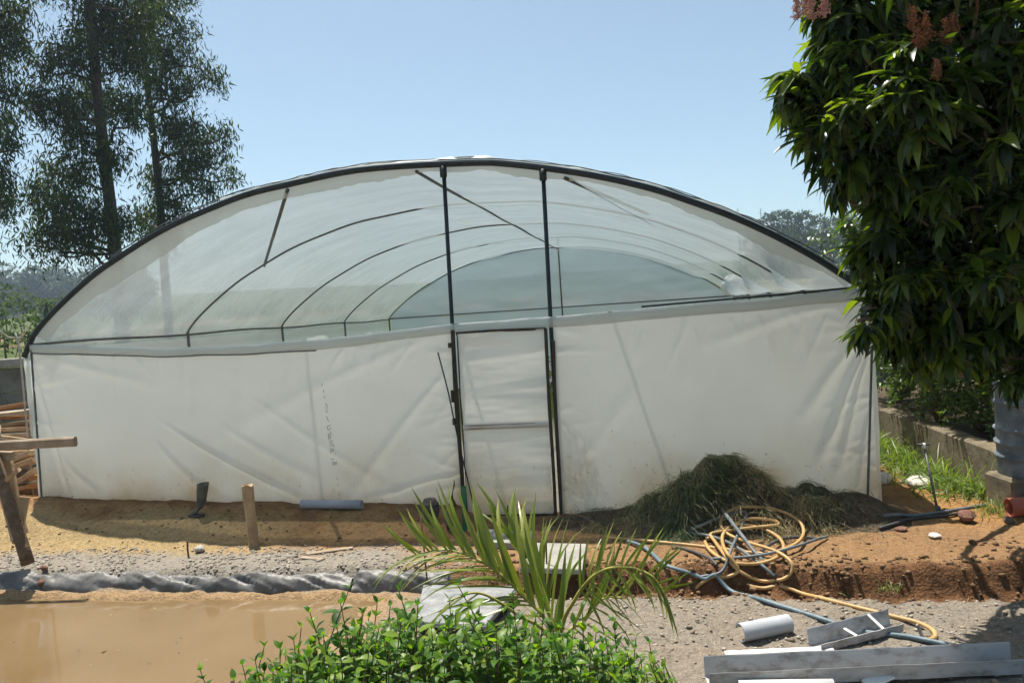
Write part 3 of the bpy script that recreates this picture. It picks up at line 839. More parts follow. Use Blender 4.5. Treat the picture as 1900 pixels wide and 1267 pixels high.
def split_leaves(parent, tpls, R, P, sc, mat, nmax, rest_name, pix=10):
    """the leaves that show largest become objects of their own, the rest one part"""
    sx, sy, d = screen(P)
    vis = (sx > -20) & (sx < 1920) & (sy > -20) & (sy < 1290)
    key = np.where(vis, d, 1e9)
    order = np.argsort(key)
    seen = set(); chosen = []
    for i in order:
        if key[i] > 1e8 or len(chosen) >= nmax: break
        b_ = (int(sx[i] // pix), int(sy[i] // pix))
        if b_ in seen: continue
        seen.add(b_); chosen.append(i)
    ch = np.zeros(len(P), bool); ch[chosen] = True
    v, f = batch_multi(tpls, R[~ch], P[~ch], np.asarray(sc)[~ch])
    o = mesh(rest_name, v, f, mat, parent); tag(o, kind='stuff')
    mes = []
    for k, (tv, tf) in enumerate(tpls):
        me = bpy.data.meshes.new('leaf'); me.from_pydata(tv.tolist(), [], tf.tolist()); me.update()
        me.polygons.foreach_set('use_smooth', [True] * len(me.polygons)); me.materials.append(mat); mes.append(me)
    off = np.array(parent.get('_off', (0, 0, 0)))
    for n_, i in enumerate(chosen):
        l = link('leaf', mes[n_ % len(mes)], parent)
        Mx = Matrix(R[i].tolist()).to_4x4()
        l.matrix_local = Matrix.Translation(Vector((P[i] - off).tolist())) @ Mx @ Matrix.Scale(float(sc[i]), 4)
# ------------------------------------------------------------------ things on the left
# precast panel wall beyond the greenhouse
def panel_wall(name, label, x0, x1, yw, ztop, rows, slope=0.0):
    w = wthing(name, label, 'wall', (x0, yw, gz(x0, yw)))
    ph = .42
    nb = max(1, int(round(abs(x1 - x0) / 2.0)))
    for i in range(nb):
        xa = x0 + (x1 - x0) * i / nb; xb_ = x0 + (x1 - x0) * (i + 1) / nb
        for k in range(rows):
            zc = ztop - .16 - ph * (k + .5)
            v, f = box_geo(((xa + xb_) / 2, yw + .006 * ((i * 3 + k * 5) % 4), zc), abs(xb_ - xa) - .12, .055, ph - .012, bev=.008)
            mesh('panel', v, f, M['concrete_panel'], w, False)
        v, f = box_geo(((xa + xb_) / 2, yw, ztop - .08), abs(xb_ - xa) - .01, .22, .15, bev=.015)
        mesh('cap', v, f, M['concrete_pale'], w, False)
    for i in range(nb + 1):
        xa = x0 + (x1 - x0) * i / nb
        v, f = box_geo((xa, yw, ztop / 2 - .1), .14, .13, ztop - .1, bev=.01)
        mesh('post', v, f, M['concrete'], w, False)
p_ = at(25, 664, 13.0)
panel_wall('boundary_wall', 'grey precast concrete panel wall behind the timber pile', -14.6, -4.65, 13.0, float(p_[2]), 5)
p_ = at(1620, 497, 15.0)
panel_wall('boundary_wall', 'dark precast panel wall behind the mango tree and greenhouse corner', 5.9, 14.0, 15.0, float(p_[2]), 5)

# timber pile: every plank a thing of its own
PL = [  # (px0, py0, px1, py1, depth, width, thick, material, words)
    (-120, 772, 56, 748, 10.4, .14, .045, 'wood_orange', 'orange plank lying on top of the timber pile'),
    (-130, 775, 60, 762, 10.1, .16, .05, 'wood_grey', 'grey plank just beneath the topmost orange one'),
    (-130, 800, 58, 782, 10.2, .15, .04, 'wood', 'pale thin plank third from the top of the timber pile'),
    (-150, 806, 58, 796, 10.0, .15, .05, 'wood', 'pale plank fourth from the top of the timber pile'),
    (-100, 800, 60, 818, 9.7, .12, .05, 'wood', 'light plank sloping down behind the sawhorse board'),
    (-140, 845, 60, 828, 9.9, .12, .05, 'wood_grey', 'grey timber just below the sawhorse board'),
    (-40, 850, 66, 838, 9.6, .12, .05, 'wood', 'curved pale plank halfway down the timber pile'),
    (-60, 885, 60, 840, 9.4, .10, .06, 'wood', 'pale plank rising to the right in the pile'),
    (-20, 900, 64, 852, 9.3, .10, .06, 'wood', 'lower pale plank rising to the right in the pile'),
    (-80, 850, 62, 872, 9.8, .14, .05, 'wood_grey', 'dark grey plank deep inside the timber pile'),
    (0, 905, 66, 872, 9.1, .09, .06, 'wood', 'short bright plank near the foot of the pile'),
    (-120, 900, 64, 888, 9.6, .16, .06, 'wood_orange', 'reddish plank low in the timber pile'),
    (-90, 925, 62, 902, 9.2, .14, .05, 'wood_orange', 'orange plank second from the ground in the pile'),
    (-110, 790, 58, 773, 10.3, .13, .045, 'wood_orange', 'reddish board between the two uppermost pale planks'),
    (-90, 818, 60, 806, 9.85, .13, .05, 'wood_grey', 'grey board fifth from the top of the timber pile'),
    (-70, 868, 62, 858, 9.5, .12, .05, 'wood', 'tan plank in the middle of the pile behind the sawhorse leg'),
    (-100, 912, 63, 896, 9.4, .13, .05, 'wood_grey', 'grey plank low in the pile just above the orange one'),
    (-60, 940, 58, 922, 9.0, .14, .05, 'wood', 'pale plank lying on the ground under the pile'),
]
for (a, b0, c_, d_, dep, w_, h_, m_, words) in PL:
    p = at(a, b0, dep + .25); q = at(c_, d_, dep - .1)
    v, f = beam_geo(p, q, w_, h_, roll=random.uniform(-.25, .25), nseg=8, warp=random.uniform(-.03, .04))
    pos = (p + q) / 2
    o = mesh('plank', v - pos, f, M[m_], None, False); o.location = pos
    tag(o, words, 'plank', 'planks in the timber pile')
for k in range(7):
    y0 = 762 + 24 * k
    p = at(-150, y0 + 12 + random.randint(-4, 6), 10.9); q = at(70, y0 + random.randint(-5, 5), 10.6)
    v, f = beam_geo(p, q, .14, .06 + .02 * (k % 3), roll=random.uniform(-.2, .2), nseg=6, warp=random.uniform(-.02, .03)); pos = (p + q) / 2
    o = mesh('plank', v - pos, f, M[('wood', 'wood_grey', 'wood_orange')[(k * 2) % 3]], None, False); o.location = pos
    tag(o, ('topmost', 'second', 'third', 'fourth', 'fifth', 'sixth', 'lowest')[k] + ' plank in the back layer of the timber pile by the wall', 'plank', 'planks in the timber pile')
# low rubble under the pile, keeps the stack off the ground
for k, (a, b0, dep) in enumerate(((-10, 930, 9.5), (20, 922, 9.9))):
    p = at(a, b0, dep)
    v, f = beam_geo((p[0] - .1, p[1] - .3, gz(p[0], p[1]) + .03), (p[0] + .2, p[1] + .6, gz(p[0], p[1]) + .04), .14, .14)
    o = mesh('timber_bearer', v - p, f, M['bark'], None, False); o.location = p
    tag(o, ('front', 'rear')[k] + ' dark bearer log under the timber pile', 'log')

# sawhorse of poles with a board on it
sh = wthing('sawhorse', 'rough wooden sawhorse made of poles in front of the timber pile', 'sawhorse', ong(20, 1040))
tube('leg', smooth_path([at(-40, 770, 7.25), at(0, 880, 7.0), at(52, 1046, 6.80)], 6), np.linspace(.045, .055, 13), M['bark'], sh, 9)
v, f = beam_geo(at(8, 838, 7.20), at(42, 990, 7.05), .085, .085, .5, .012, 6, .01); mesh('leg', v, f, M['wood'], sh, False)
tube('leg', smooth_path([at(-6, 790, 7.35), at(-2, 880, 7.2), at(24, 985, 7.0), at(30, 1005, 6.95)], 4), .034, M['wood_grey'], sh, 8)
tube('leg', [at(-90, 800, 7.3), at(-60, 1060, 6.9)], .05, M['bark'], sh, 8)
v, f = beam_geo(at(34, 985, 6.95), at(46, 922, 7.02), .08, .035, .2); mesh('brace', v, f, M['wood'], sh, False)
v, f = beam_geo(at(-5, 905, 7.0), at(34, 872, 6.98), .075, .035, .3); mesh('brace', v, f, M['wood'], sh, False)
v, f = beam_geo(at(-130, 838, 7.1), at(24, 846, 7.12), .06, .08); mesh('top_beam', v, f, M['wood_grey'], sh, False)
p, q = at(-160, 837, 7.12), at(140, 819, 6.95)
v, f = beam_geo(p, q, .05, .088, 0, .014, 10, .004)
pos = (p + q) / 2
o = mesh('board', v - pos, f, M['wood_grey'], None, False); o.location = pos
tag(o, 'long grey board laid across the sawhorse, sticking out before the greenhouse', 'board')

# ------------------------------------------------------------------ small things in front of the wall
# rubber boot
bp_ = ong(370, 957)
bt = thing('rubber_boot', 'worn grey rubber boot standing in the shade by the wall', 'boot', bp_, 0.0)
rings = []
path = [((-.075, 0, .028), .020, .030), ((-.06, 0, .032), .034, .036), ((-.02, 0, .045), .042, .042), ((.015, 0, .07), .046, .050), ((.03, .0, .11), .045, .055), ((.037, 0, .17), .047, .056), ((.046, 0, .23), .052, .060), ((.058, .0, .30), .056, .064), ((.062, .0, .325), .057, .066)]
for i, (c_, rx_, ry_) in enumerate(path):
    a = np.linspace(0, 2 * math.pi, 14, endpoint=False)
    tilt = [1.45, 1.3, .95, .65, .25, .1, .05, .05, .05][i]
    ring = np.stack([np.cos(a) * rx_ * math.cos(tilt), np.sin(a) * ry_, np.cos(a) * rx_ * math.sin(tilt)], -1) + np.array(c_)
    rings.append(ring)
inner = rings[-1] * [1, 1, 1]; inner = (inner - inner.mean(0)) * .88 + inner.mean(0)
deep = inner - [.02, 0, .12]
v = np.vstack(rings + [inner, deep])
f = grid_faces(len(path) + 2, 14, True).tolist() + [list(range(14))[::-1], list(range((len(path) + 1) * 14, (len(path) + 2) * 14))]
mesh('upper', v * 1.02, f, M['boot'], bt)
so = []
for z_ in (0.0, .022):
    for a in np.linspace(0, 2 * math.pi, 20, endpoint=False):
        so.append((-.03 + .085 * math.cos(a), .042 * math.sin(a) * (1 + .15 * math.cos(a)), z_))
mesh('sole', np.array(so), grid_faces(2, 20, True).tolist() + [list(range(20))[::-1], list(range(20, 40))], M['hose_black'], bt, False)

# stake with ragged top
b0 = ong(470, 1012); t1 = at(459, 900, b0[1] + .06)
st = []
for i, s_ in enumerate(np.linspace(-.06, 1, 9)):
    c_ = b0 + (t1 - b0) * s_
    for a in np.linspace(0, 2 * math.pi, 10, endpoint=False):
        rr = .050 * (1 + .12 * math.sin(3 * a + i * .35) + .06 * math.sin(7 * a + i)) * (1.0 if s_ < .9 else 1.02)
        st.append(c_ + np.array([rr * math.cos(a), rr * .85 * math.sin(a), .012 * math.sin(a * 3) if i == 8 else 0]))
o = mesh('wooden_stake', np.array(st) - b0, grid_faces(9, 10, True).tolist() + [list(range(80, 90))], M['wood'], None, False); o.location = b0
tag(o, 'thick split wooden stake driven into the pond bank', 'stake')
p = ong(350, 1030); o = tube('small_peg', [(0, 0, -.05), (-.005, 0, .06), (.0, 0, .13)], .009, M['rust']); o.location = p
tag(o, 'thin short peg stuck in the gravel left of the stake', 'peg')

def pipe_geo(p, q, r, wall=.004, n=18):
    p = np.asarray(p, float); q = np.asarray(q, float)
    t = (q - p) / np.linalg.norm(q - p); up = np.array([0, 0, 1.0]); a = np.cross(t, up); a /= np.linalg.norm(a); b_ = np.cross(a, t)
    V = []
    for (c_, rr) in ((p + t * .10, r - wall), (p, r - wall), (p, r), (q, r), (q, r - wall), (q - t * .10, r - wall)):
        for k in range(n):
            an = 2 * math.pi * k / n
            V.append(c_ + rr * (math.cos(an) * a + math.sin(an) * b_))
    return np.array(V), grid_faces(6, n, True).tolist() + [list(range(n)), list(range(5 * n, 6 * n))[::-1]]
def lying_pipe(name, label, cat, pa, pb, r, mat, wall=.004, lift=None):
    a = ong(*pa); b_ = ong(*pb)
    a = a + [0, 0, r if lift is None else lift]; b_ = b_ + [0, 0, r if lift is None else lift]
    v, f = pipe_geo(a, b_, r, wall)
    pos = (a + b_) / 2
    o = mesh(name, v - pos, f, mat); o.location = pos
    return tag(o, label, cat)
lying_pipe('plastic_pipe', 'short grey plastic pipe lying against the white film wall', 'pipe', (560, 943), (672, 944), .045, M['pvc_grey'])

def rock(name, label, pos, sx, sy, sz, mat, seed=0, cat='stone', sub=2):
    import bmesh
    bm = bmesh.new(); bmesh.ops.create_icosphere(bm, subdivisions=sub, radius=1)
    r_ = np.random.default_rng(seed); axs = r_.normal(size=(9, 3)); axs /= np.linalg.norm(axs, axis=1)[:, None]; cut = r_.uniform(.62, .92, 9)
    for v_ in bm.verts:
        c_ = np.array(v_.co)
        for a_, k_ in zip(axs, cut):
            d_ = c_ @ a_
            if d_ > k_: c_ = c_ - a_ * (d_ - k_) * .9
        v_.co = c_ * [sx, sy, sz]
    me = bpy.data.meshes.new(name); bm.to_mesh(me); bm.free(); me.materials.append(mat)
    o = link(name, me); o.location = pos; o.rotation_euler = (0, 0, seed)
    return tag(o, label, cat)
def rock_px(name, label, px, py, wpx, hpx, mat, seed, flat=1.0, cat='stone'):
    p = ong(px, py)
    d = p[1] / F
    return rock(name, label, p + [0, 0, hpx * d * .42], wpx * d / 2, wpx * d / 2 * .8 * flat, hpx * d / 2 * 1.1, mat, seed, cat)
rock_px('stone', 'rounded dark stone at the left foot of the door', 800, 966, 40, 48, M['stone_dark'], 3)
rock_px('stone', 'upright dark stone beside the door post', 836, 982, 36, 46, M['stone_dark'], 5, .7)
rock_px('stone', 'reddish stone beside the irrigation pipes', 1793, 965, 44, 24, M['stone_red'], 8)
rock_px('stone', 'flat grey block of stone among the grass near the kerb', 1706, 905, 52, 24, M['stone_pale'], 11, 1.1)
rock_px('crumpled_rag', 'crumpled white rag beside the greenhouse corner', 1637, 897, 40, 26, M['rag'], 14, 1.0, 'rag')
rock_px('stone', 'flat pale chip of stone lying on the orange earth', 1735, 997, 30, 9, M['stone_pale'], 17)
rock_px('stone', 'small brown chip of stone left of the pale chip', 1672, 984, 26, 8, M['stone_red'], 19)
rock_px('stone', 'dark lump of earth under the red pipe end', 1873, 972, 22, 16, M['stone_dark'], 21)
rock_px('stone', 'pale stone on the edge of the cut bank under the hoses', 1398, 1096, 16, 10, M['clod'], 25)
rock_px('stone', 'brown clod beside the puddle edge on the left', 80, 1090, 22, 18, M['stone_red'], 28)
rock_px('stone', 'reddish clod lying on the yellow sand', 1200 - 1118, 1060, 16, 13, M['stone_red'], 31)
rock_px('stone', 'grey lump of cement on the gravel bank', 372, 1022, 26, 12, M['concrete'], 33)

# yellow rag at the hinge, leaning rod, green strip, bent bars
p0 = np.array(wor(fp(846, 900)[0], -.06, .05)); 
K_, J_ = np.meshgrid(np.linspace(0, 1, 12), np.linspace(0, 1, 6), indexing='ij')
vv_ = np.stack([-.11 * (1 - K_) ** 1.5 * (1 - J_) + .02 * np.sin(K_ * 7) * J_, -.02 - .03 * np.sin(J_ * 6 + K_ * 3), .34 * K_ * (1 - .15 * J_)], -1).reshape(-1, 3)
o = mesh('yellow_cloth', vv_, grid_faces(12, 6), M['foam']); o.location = p0
tag(o, 'scrap of yellow cloth hanging at the bottom of the door post', 'cloth')
xa, za = fp(815, 653); xb_, zb_ = fp(852, 800)
pa = np.array(wor(xa, -.05, za)); pb = np.array(wor(xb_, -.10, zb_)); pc = pa + (pb - pa) * (za / (za - zb_)) * .98
o = tube('thin_rod', smooth_path([pa, (pa + pb) / 2 + [.01, 0, 0], pb, pc], 5) - pc, .007, M['steel']); o.location = pc
tag(o, 'thin dark rod leaning on the wall left of the door', 'rod')
p = ong(862, 985); v, f = beam_geo((0, 0, -.03), (.02, .02, .42), .045, .008); o = mesh('green_strip', v, f, M['green_plastic'], None, False); o.location = p
tag(o, 'dark green plastic strip standing upright before the door', 'strip')
for k, (px, py, h, lean, words) in enumerate(((795, 1098, .62, -.02, 'thin rusty bar standing left of the palm'), (978, 1010, .36, -.03, 'short thin bar standing before the door, right of the palm leaves'),
                                       (942, 1000, .30, .02, 'short thin bar standing before the middle of the door'), (1015, 1082, .45, .02, 'thin rusty bar beside the pale slab'), (887, 1030, .5, -.01, 'thin bar standing behind the grey cover slab'))):
    p = ong(px, py); o = tube('rusty_bar', [(0, 0, -.08), (lean * .5, 0, h * .5), (lean, .01, h)], .007, M['rust'], None, 5); o.location = p
    tag(o, words, 'bar', 'rusty bars around the palm')

# slabs
def slab(label, corners, thick, mat, base=None):
    c_ = np.array(corners); pos = c_.mean(0)
    r_ = c_ - pos
    v = np.vstack([r_, r_ * [.97, .97, 1] + [0, 0, .012], r_ - [0, 0, thick]])
    v[:4, 2] -= .004
    v = np.vstack([r_ - [0, 0, thick], r_ - [0, 0, .008], r_ * [.985, .985, 1]])
    f = grid_faces(3, 4, True).tolist() + [[3, 2, 1, 0], [8, 9, 10, 11]]
    t = thing('concrete_slab', label, 'slab', pos)
    mesh('slab_top', v, f, mat, t, False)
    if base:
        v2 = np.vstack([r_ * [.93, .93, 1] - [0, 0, thick + base], r_ * [.93, .93, 1] - [0, 0, thick + .002]])
        mesh('slab_base', v2, grid_faces(2, 4, True).tolist() + [[3, 2, 1, 0], [4, 5, 6, 7]], M['void'], t, False)
z1 = .035
slab('pale concrete slab lying by the heap of hoses behind the palm', [onz(965, 1052, z1), onz(1082, 1056, z1), onz(1088, 1008, z1), onz(985, 1006, z1)], .04, M['concrete_pale'])
z1 = -.02
slab('grey cover slab on a dark base at the pond corner behind the hedge', [onz(770, 1152, z1), onz(900, 1160, z1), onz(960, 1086, z1), onz(785, 1084, z1)], .035, M['slate'], .12)
slab('dark flat slab in the shade in front of the door', [onz(880, 1005, .05), onz(985, 1008, .05), onz(990, 985, .05), onz(885, 980, .05)], .05, M['concrete'])
# thin boards on the gravel
for (a, b0, c_, d_, words) in ((570, 1030, 655, 1018, 'thin pale board lying on the gravel bank'), (600, 1040, 560, 1036, 'small splinter of board on the gravel bank')):
    p = ong(a, b0) + [0, 0, .012]; q = ong(c_, d_) + [0, 0, .012]; v, f = beam_geo(p, q, .05, .012); pos = (p + q) / 2
    o = mesh('thin_board', v - pos, f, M['wood_grey'], None, False); o.location = pos; tag(o, words, 'board')

# black pond liner rolled along the bank
def liner(label, px0, px1, seed):
    a = loc(ong(*px0)); b_ = loc(ong(*px1))
    n = 420; nn = 30
    s_ = np.linspace(0, 1, n)[:, None]; k = np.linspace(0, 1, nn)[None, :]
    Lx = a[0] + (b_[0] - a[0]) * s_ + 0 * k
    base = 1.60 + .03 * fbm(Lx * 1.1 + seed, Lx * 0, 3)
    ang = math.pi * (1.12 - 1.30 * k)
    rad = .072 * (1 + .15 * fbm(Lx * 1.7 + seed, k * 1.2, 3))
    tuck = sst(0, .05, s_) * sst(1, .97, s_)
    wr = .012 * fbm(Lx * 4 + 3 * k, k * 2.6 + seed, 3) + .045 * (.30 - np.abs(fbm(Lx * 2.4 - 2.6 * k + seed, k * 1.8 + Lx * .8, 2))) + .036 * (.3 - np.abs(fbm(Lx * 7 + 9 * k, k * 3 + seed, 2))) + .004 * fbm(Lx * 40 + 12 * k, k * 14, 2)
    rr = rad + wr * .9
    vv_ = base - .02 + rr * 1.25 * -np.cos(ang) * -1 * -1
    zz = -.20 + rr * np.sin(ang) * 1.7 * (.75 + .25 * tuck) - .02
    P = FL[None, None] + WD[None, None] * Lx[..., None] - AD[None, None] * vv_[..., None]
    P[..., 2] = zz + .06
    pos = P.reshape(-1, 3).mean(0)
    o = mesh('pond_liner', P.reshape(-1, 3) - pos, grid_faces(n, nn), M['liner']); o.location = pos
    tag(o, label, 'pond liner')
liner('wrinkled black plastic liner rolled along the pond bank, longer left piece', (-120, 1090), (651, 1070), 0)
liner('shorter smooth piece of black pond liner right of the long one', (656, 1068), (840, 1060), 5)

# ------------------------------------------------------------------ the heap of cut grass
hc = loc(at(1352, 835, 6.85)); hcx = hc[0]
def heap_h(lx, v):
    c1 = .56 * np.exp(-np.abs((lx - hcx + .03) / .44) ** 2.7) * np.exp(-((v - .42) / .36) ** 2)
    c2 = .20 * np.exp(-((lx - hcx + .66) / .34) ** 2) * np.exp(-((v - .40) / .32) ** 2)
    c3 = .12 * np.exp(-((lx - hcx + 1.25) / .42) ** 2) * np.exp(-((v - .30) / .30) ** 2)
    c4 = .22 * np.exp(-((lx - hcx - .66) / .27) ** 2) * np.exp(-((v - .38) / .30) ** 2)
    c5 = .22 * np.exp(-((lx - hcx - 1.10) / .30) ** 2) * np.exp(-((v - .38) / .32) ** 2)
    h = c1 + c2 + c3 + c4 + c5 + (.12 * fbm(lx * 4.2, v * 4.2, 2) + .09 * fbm(lx * 9, v * 9, 3)) * sst(.03, .2, c1 + c2 + c4)
    return h * (1 - sst(.72, 1.12, v))
HX, HV = np.meshgrid(np.linspace(hcx - 1.95, hcx + 1.65, 110), np.linspace(.035, 1.25, 50), indexing='ij')
HP = FL + WD * HX[..., None] - AD * HV[..., None]
HZ = ground_z(HP[..., 0], HP[..., 1], False) + heap_h(HX, HV) - .035
HP[..., 2] = HZ
heap = wthing('grass_heap', 'dark heap of cut grass and mulch piled against the film wall', 'heap', wor(hcx, -.45, 0))
mesh('mulch_core', HP.reshape(-1, 3), grid_faces(110, 50)[:, ::-1].copy(), M['mulch'], heap)
def blade_tpl(n=3, w=.012, bend=.7):
    V = []
    for i in range(n + 1):
        s = i / n; a = bend * s
        ww = w / 2 * (1 - .85 * s)
        V += [(-ww, math.sin(a) / bend, -(1 - math.cos(a)) / bend), (ww, math.sin(a) / bend, -(1 - math.cos(a)) / bend)]
    return np.array(V), np.array([[2 * i, 2 * i + 1, 2 * i + 3, 2 * i + 2] for i in range(n)])
def heap_blades(name, n, mat, cx, sx, cv, sv, l0, l1, lift=.25, w=.024):
    lx = cx + sx * rng.normal(size=n); v = np.clip(cv + sv * rng.normal(size=n), .06, 1.3)
    P = FL + WD * lx[:, None] - AD * v[:, None]
    P[:, 2] = ground_z(P[:, 0], P[:, 1], False) + np.clip(heap_h(lx, v), 0, 2) - .03 + .03 * rng.random(n)
    D = sph(n); D[:, 2] = np.abs(D[:, 2]) * lift + rng.normal(size=n) * .12 + .05
    D[:, 1] -= .25
    keep = fbm(lx * 4.5 + 9, v * 4.5, 3) > rng.uniform(-.35, .25, n)
    lx, v, P, D = lx[keep], v[keep], P[keep], D[keep]; n = len(P)
    mat_dir = np.stack([fbm(lx * 2.5, v * 2.5, 2), -.4 + fbm(lx * 2.5 + 40, v * 2.5, 2), 0 * lx], -1)
    D = D * .8 + mat_dir * 1.6
    R = orient(D, roll=rng.uniform(-.6, .6, n))
    v_, f_ = batch_multi([blade_tpl(3, w, b_) for b_ in (.5, 1.2, 1.9)], R, P, rng.uniform(l0, l1, n))
    return tag(mesh(name, v_, f_, mat, heap), kind='stuff')
heap_blades('cut_grass', 11000, M['clip'], hcx - .05, .42, .45, .26, .07, .24, .35, .03)
heap_blades('cut_grass', 3500, M['clip'], hcx - .70, .42, .45, .26, .06, .20, .4)
heap_blades('cut_grass', 900, M['clip'], hcx + .62, .22, .48, .20, .06, .16, .4)
heap_blades('fresh_cut_grass', 1500, M['clip_green'], hcx - .48, .16, .86, .10, .08, .2, .4, .03)
heap_blades('dry_straw', 5000, M['straw'], hcx + .34, .20, .66, .14, .06, .2, .5)
heap_blades('dry_straw', 1700, M['straw'], hcx + .1, .45, .88, .12, .05, .16, .35)
heap_blades('dry_straw', 900, M['straw'], hcx - 1.2, .5, .6, .25, .05, .16, .3)

# ------------------------------------------------------------------ hoses
def onheap(px, py, lift=0.0):                # first point of the view ray on the earth or the heap
    d = ray(px, py); s = np.linspace(4.2, 9.5, 900) / d[1]
    Q = CAM + s[:, None] * d
    lx_ = (Q[:, 0] - FL[0]) * WD[0] + (Q[:, 1] - FL[1]) * WD[1]; v_ = -((Q[:, 0] - FL[0]) * AD[0] + (Q[:, 1] - FL[1]) * AD[1])
    g_ = ground_z(Q[:, 0], Q[:, 1], False) + np.where((v_ > .03) & (v_ < 1.25), np.clip(heap_h(lx_, v_) - .03, 0, 2), 0) + lift
    k_ = np.argmax(Q[:, 2] < g_)
    return Q[k_]
def hose(name, label, pts, r, mat, lifts=None, cat='hose'):
    P = []
    for i, p in enumerate(pts):
        l = p[2] if len(p) > 2 else 0
        P.append(onheap(p[0], p[1], r * .9 + l))
    sp = smooth_path(P, 8)
    lxs_ = (sp[:, 0] - FL[0]) * WD[0] + (sp[:, 1] - FL[1]) * WD[1]; vs_ = -((sp[:, 0] - FL[0]) * AD[0] + (sp[:, 1] - FL[1]) * AD[1])
    gzv = ground_z(sp[:, 0], sp[:, 1], False) + r * .9 + np.clip(heap_h(lxs_, vs_) - .03, 0, 1)
    sp[:, 2] = np.maximum(sp[:, 2], gzv)
    for _ in range(7): sp[1:-1] = .25 * sp[:-2] + .5 * sp[1:-1] + .25 * sp[2:]
    pos = sp[0]
    o = tube(name, sp - pos, r, mat, None, 8); o.location = pos
    return tag(o, label, cat)
hose('garden_hose', 'yellow garden hose coiled in loops beside the grass heap',
     [(1130, 998), (1200, 1003), (1290, 1012), (1370, 1022), (1430, 1026, .02), (1478, 1008, .05), (1492, 985, .05), (1478, 962, .05), (1440, 945, .03), (1390, 940, .03), (1348, 950, .03), (1337, 972, .04), (1352, 992, .05), (1395, 1008, .06),
      (1440, 1022, .06), (1468, 1042, .05), (1468, 1062, .03), (1445, 1078, .02), (1408, 1077, .02), (1372, 1060, .04), (1345, 1030, .05), (1325, 1002, .05), (1318, 990, .04), (1345, 985, .06), (1400, 978, .07), (1446, 973, .06), (1430, 964, .05), (1390, 962, .04), (1362, 972, .04),
      (1340, 992, .06), (1345, 1020, .09), (1362, 1042, .08), (1370, 1060, .06), (1345, 1071, .05), (1310, 1076, .04), (1292, 1090, .01), (1283, 1104)], .0135, M['hose_yellow'])
hose('garden_hose', 'third yellow hose lying in a wide loop under the coil', [(1312, 1000, .01), (1330, 985, .02), (1372, 972, .02), (1420, 982, .03), (1452, 1004, .03), (1448, 1030, .03), (1405, 1046, .03), (1352, 1042, .02), (1318, 1022, .02), (1308, 1004, .01)], .0135, M['hose_yellow'])
hose('garden_hose', 'second yellow hose running across the gravel to the shade of the tree',
     [(1390, 1089), (1430, 1093), (1480, 1100), (1540, 1114), (1600, 1129), (1660, 1144), (1705, 1155), (1730, 1168), (1736, 1180), (1725, 1187), (1700, 1184)], .015, M['hose_yellow'])
hose('water_hose', 'blue grey hose running from the pale slab towards the gutters',
     [(1165, 1004), (1190, 1012), (1212, 1028), (1232, 1048), (1285, 1064), (1312, 1078), (1345, 1096), (1420, 1115), (1500, 1140), (1560, 1160), (1610, 1173), (1680, 1180), (1760, 1196)], .016, M['hose_blue'])
hose('water_hose', 'bent dark grey hose lying over the yellow loops',
     [(1385, 952), (1340, 958, .03), (1300, 975, .03), (1276, 987, .02), (1310, 992, .02), (1345, 1003, .03), (1372, 1018, .04), (1410, 1045, .04), (1438, 1070, .01)], .013, M['hose_grey'])
hose('water_hose', 'grey hose end curving right below the straw',
     [(1322, 1036, .02), (1370, 1034, .03), (1420, 1028, .05), (1475, 1014, .06), (1515, 1000, .04), (1535, 995, .02)], .012, M['hose_grey'])
hose('water_hose', 'black hose arching on the earth under the yellow loops',
     [(1408, 1026, .01), (1428, 1010, .03), (1455, 998, .03), (1490, 996, .02), (1515, 999, .01)], .013, M['hose_black'])
hose('water_hose', 'dark hose leading from the coil down to the cut bank',
     [(1248, 1012), (1290, 1024, .01), (1320, 1038, .02), (1330, 1048, .02)], .012, M['hose_black'])
hose('water_hose', 'grey hose dropping from the coil over the bank edge',
     [(1386, 955, .04), (1372, 985, .06), (1356, 1020, .08), (1345, 1052, .05), (1328, 1066, .02), (1288, 1071, .01)], .012, M['hose_grey'])
hose('thin_cable', 'thin black cable lying over the grass heap', [(1195, 988, .02), (1225, 965, .03), (1260, 945, .05), (1300, 938, .07), (1338, 940, .04)], .005, M['hose_black'], cat='cable')
pa = onheap(1340, 945, .05); pb = onheap(1397, 1022, .03); pc = onheap(1440, 1066, .02)
v, f = tube_geo([pa, pb + [0, 0, .01], pc], .015, 8); o = mesh('rigid_pipe', v - pb, f, M['hose_grey']); o.location = pb
tag(o, 'straight grey pipe lying slantwise across the yellow coil', 'pipe')
pa = onheap(1372, 884, .04); pb = onheap(1432, 945, .02)
v, f = tube_geo(smooth_path([pa, (pa + pb) / 2 + [0, 0, .03], pb], 5), .010, 6); o = mesh('dry_stalk', v - pb, f, M['straw']); o.location = pb
tag(o, 'long dry stalk leaning on the straw of the heap', 'stalk')

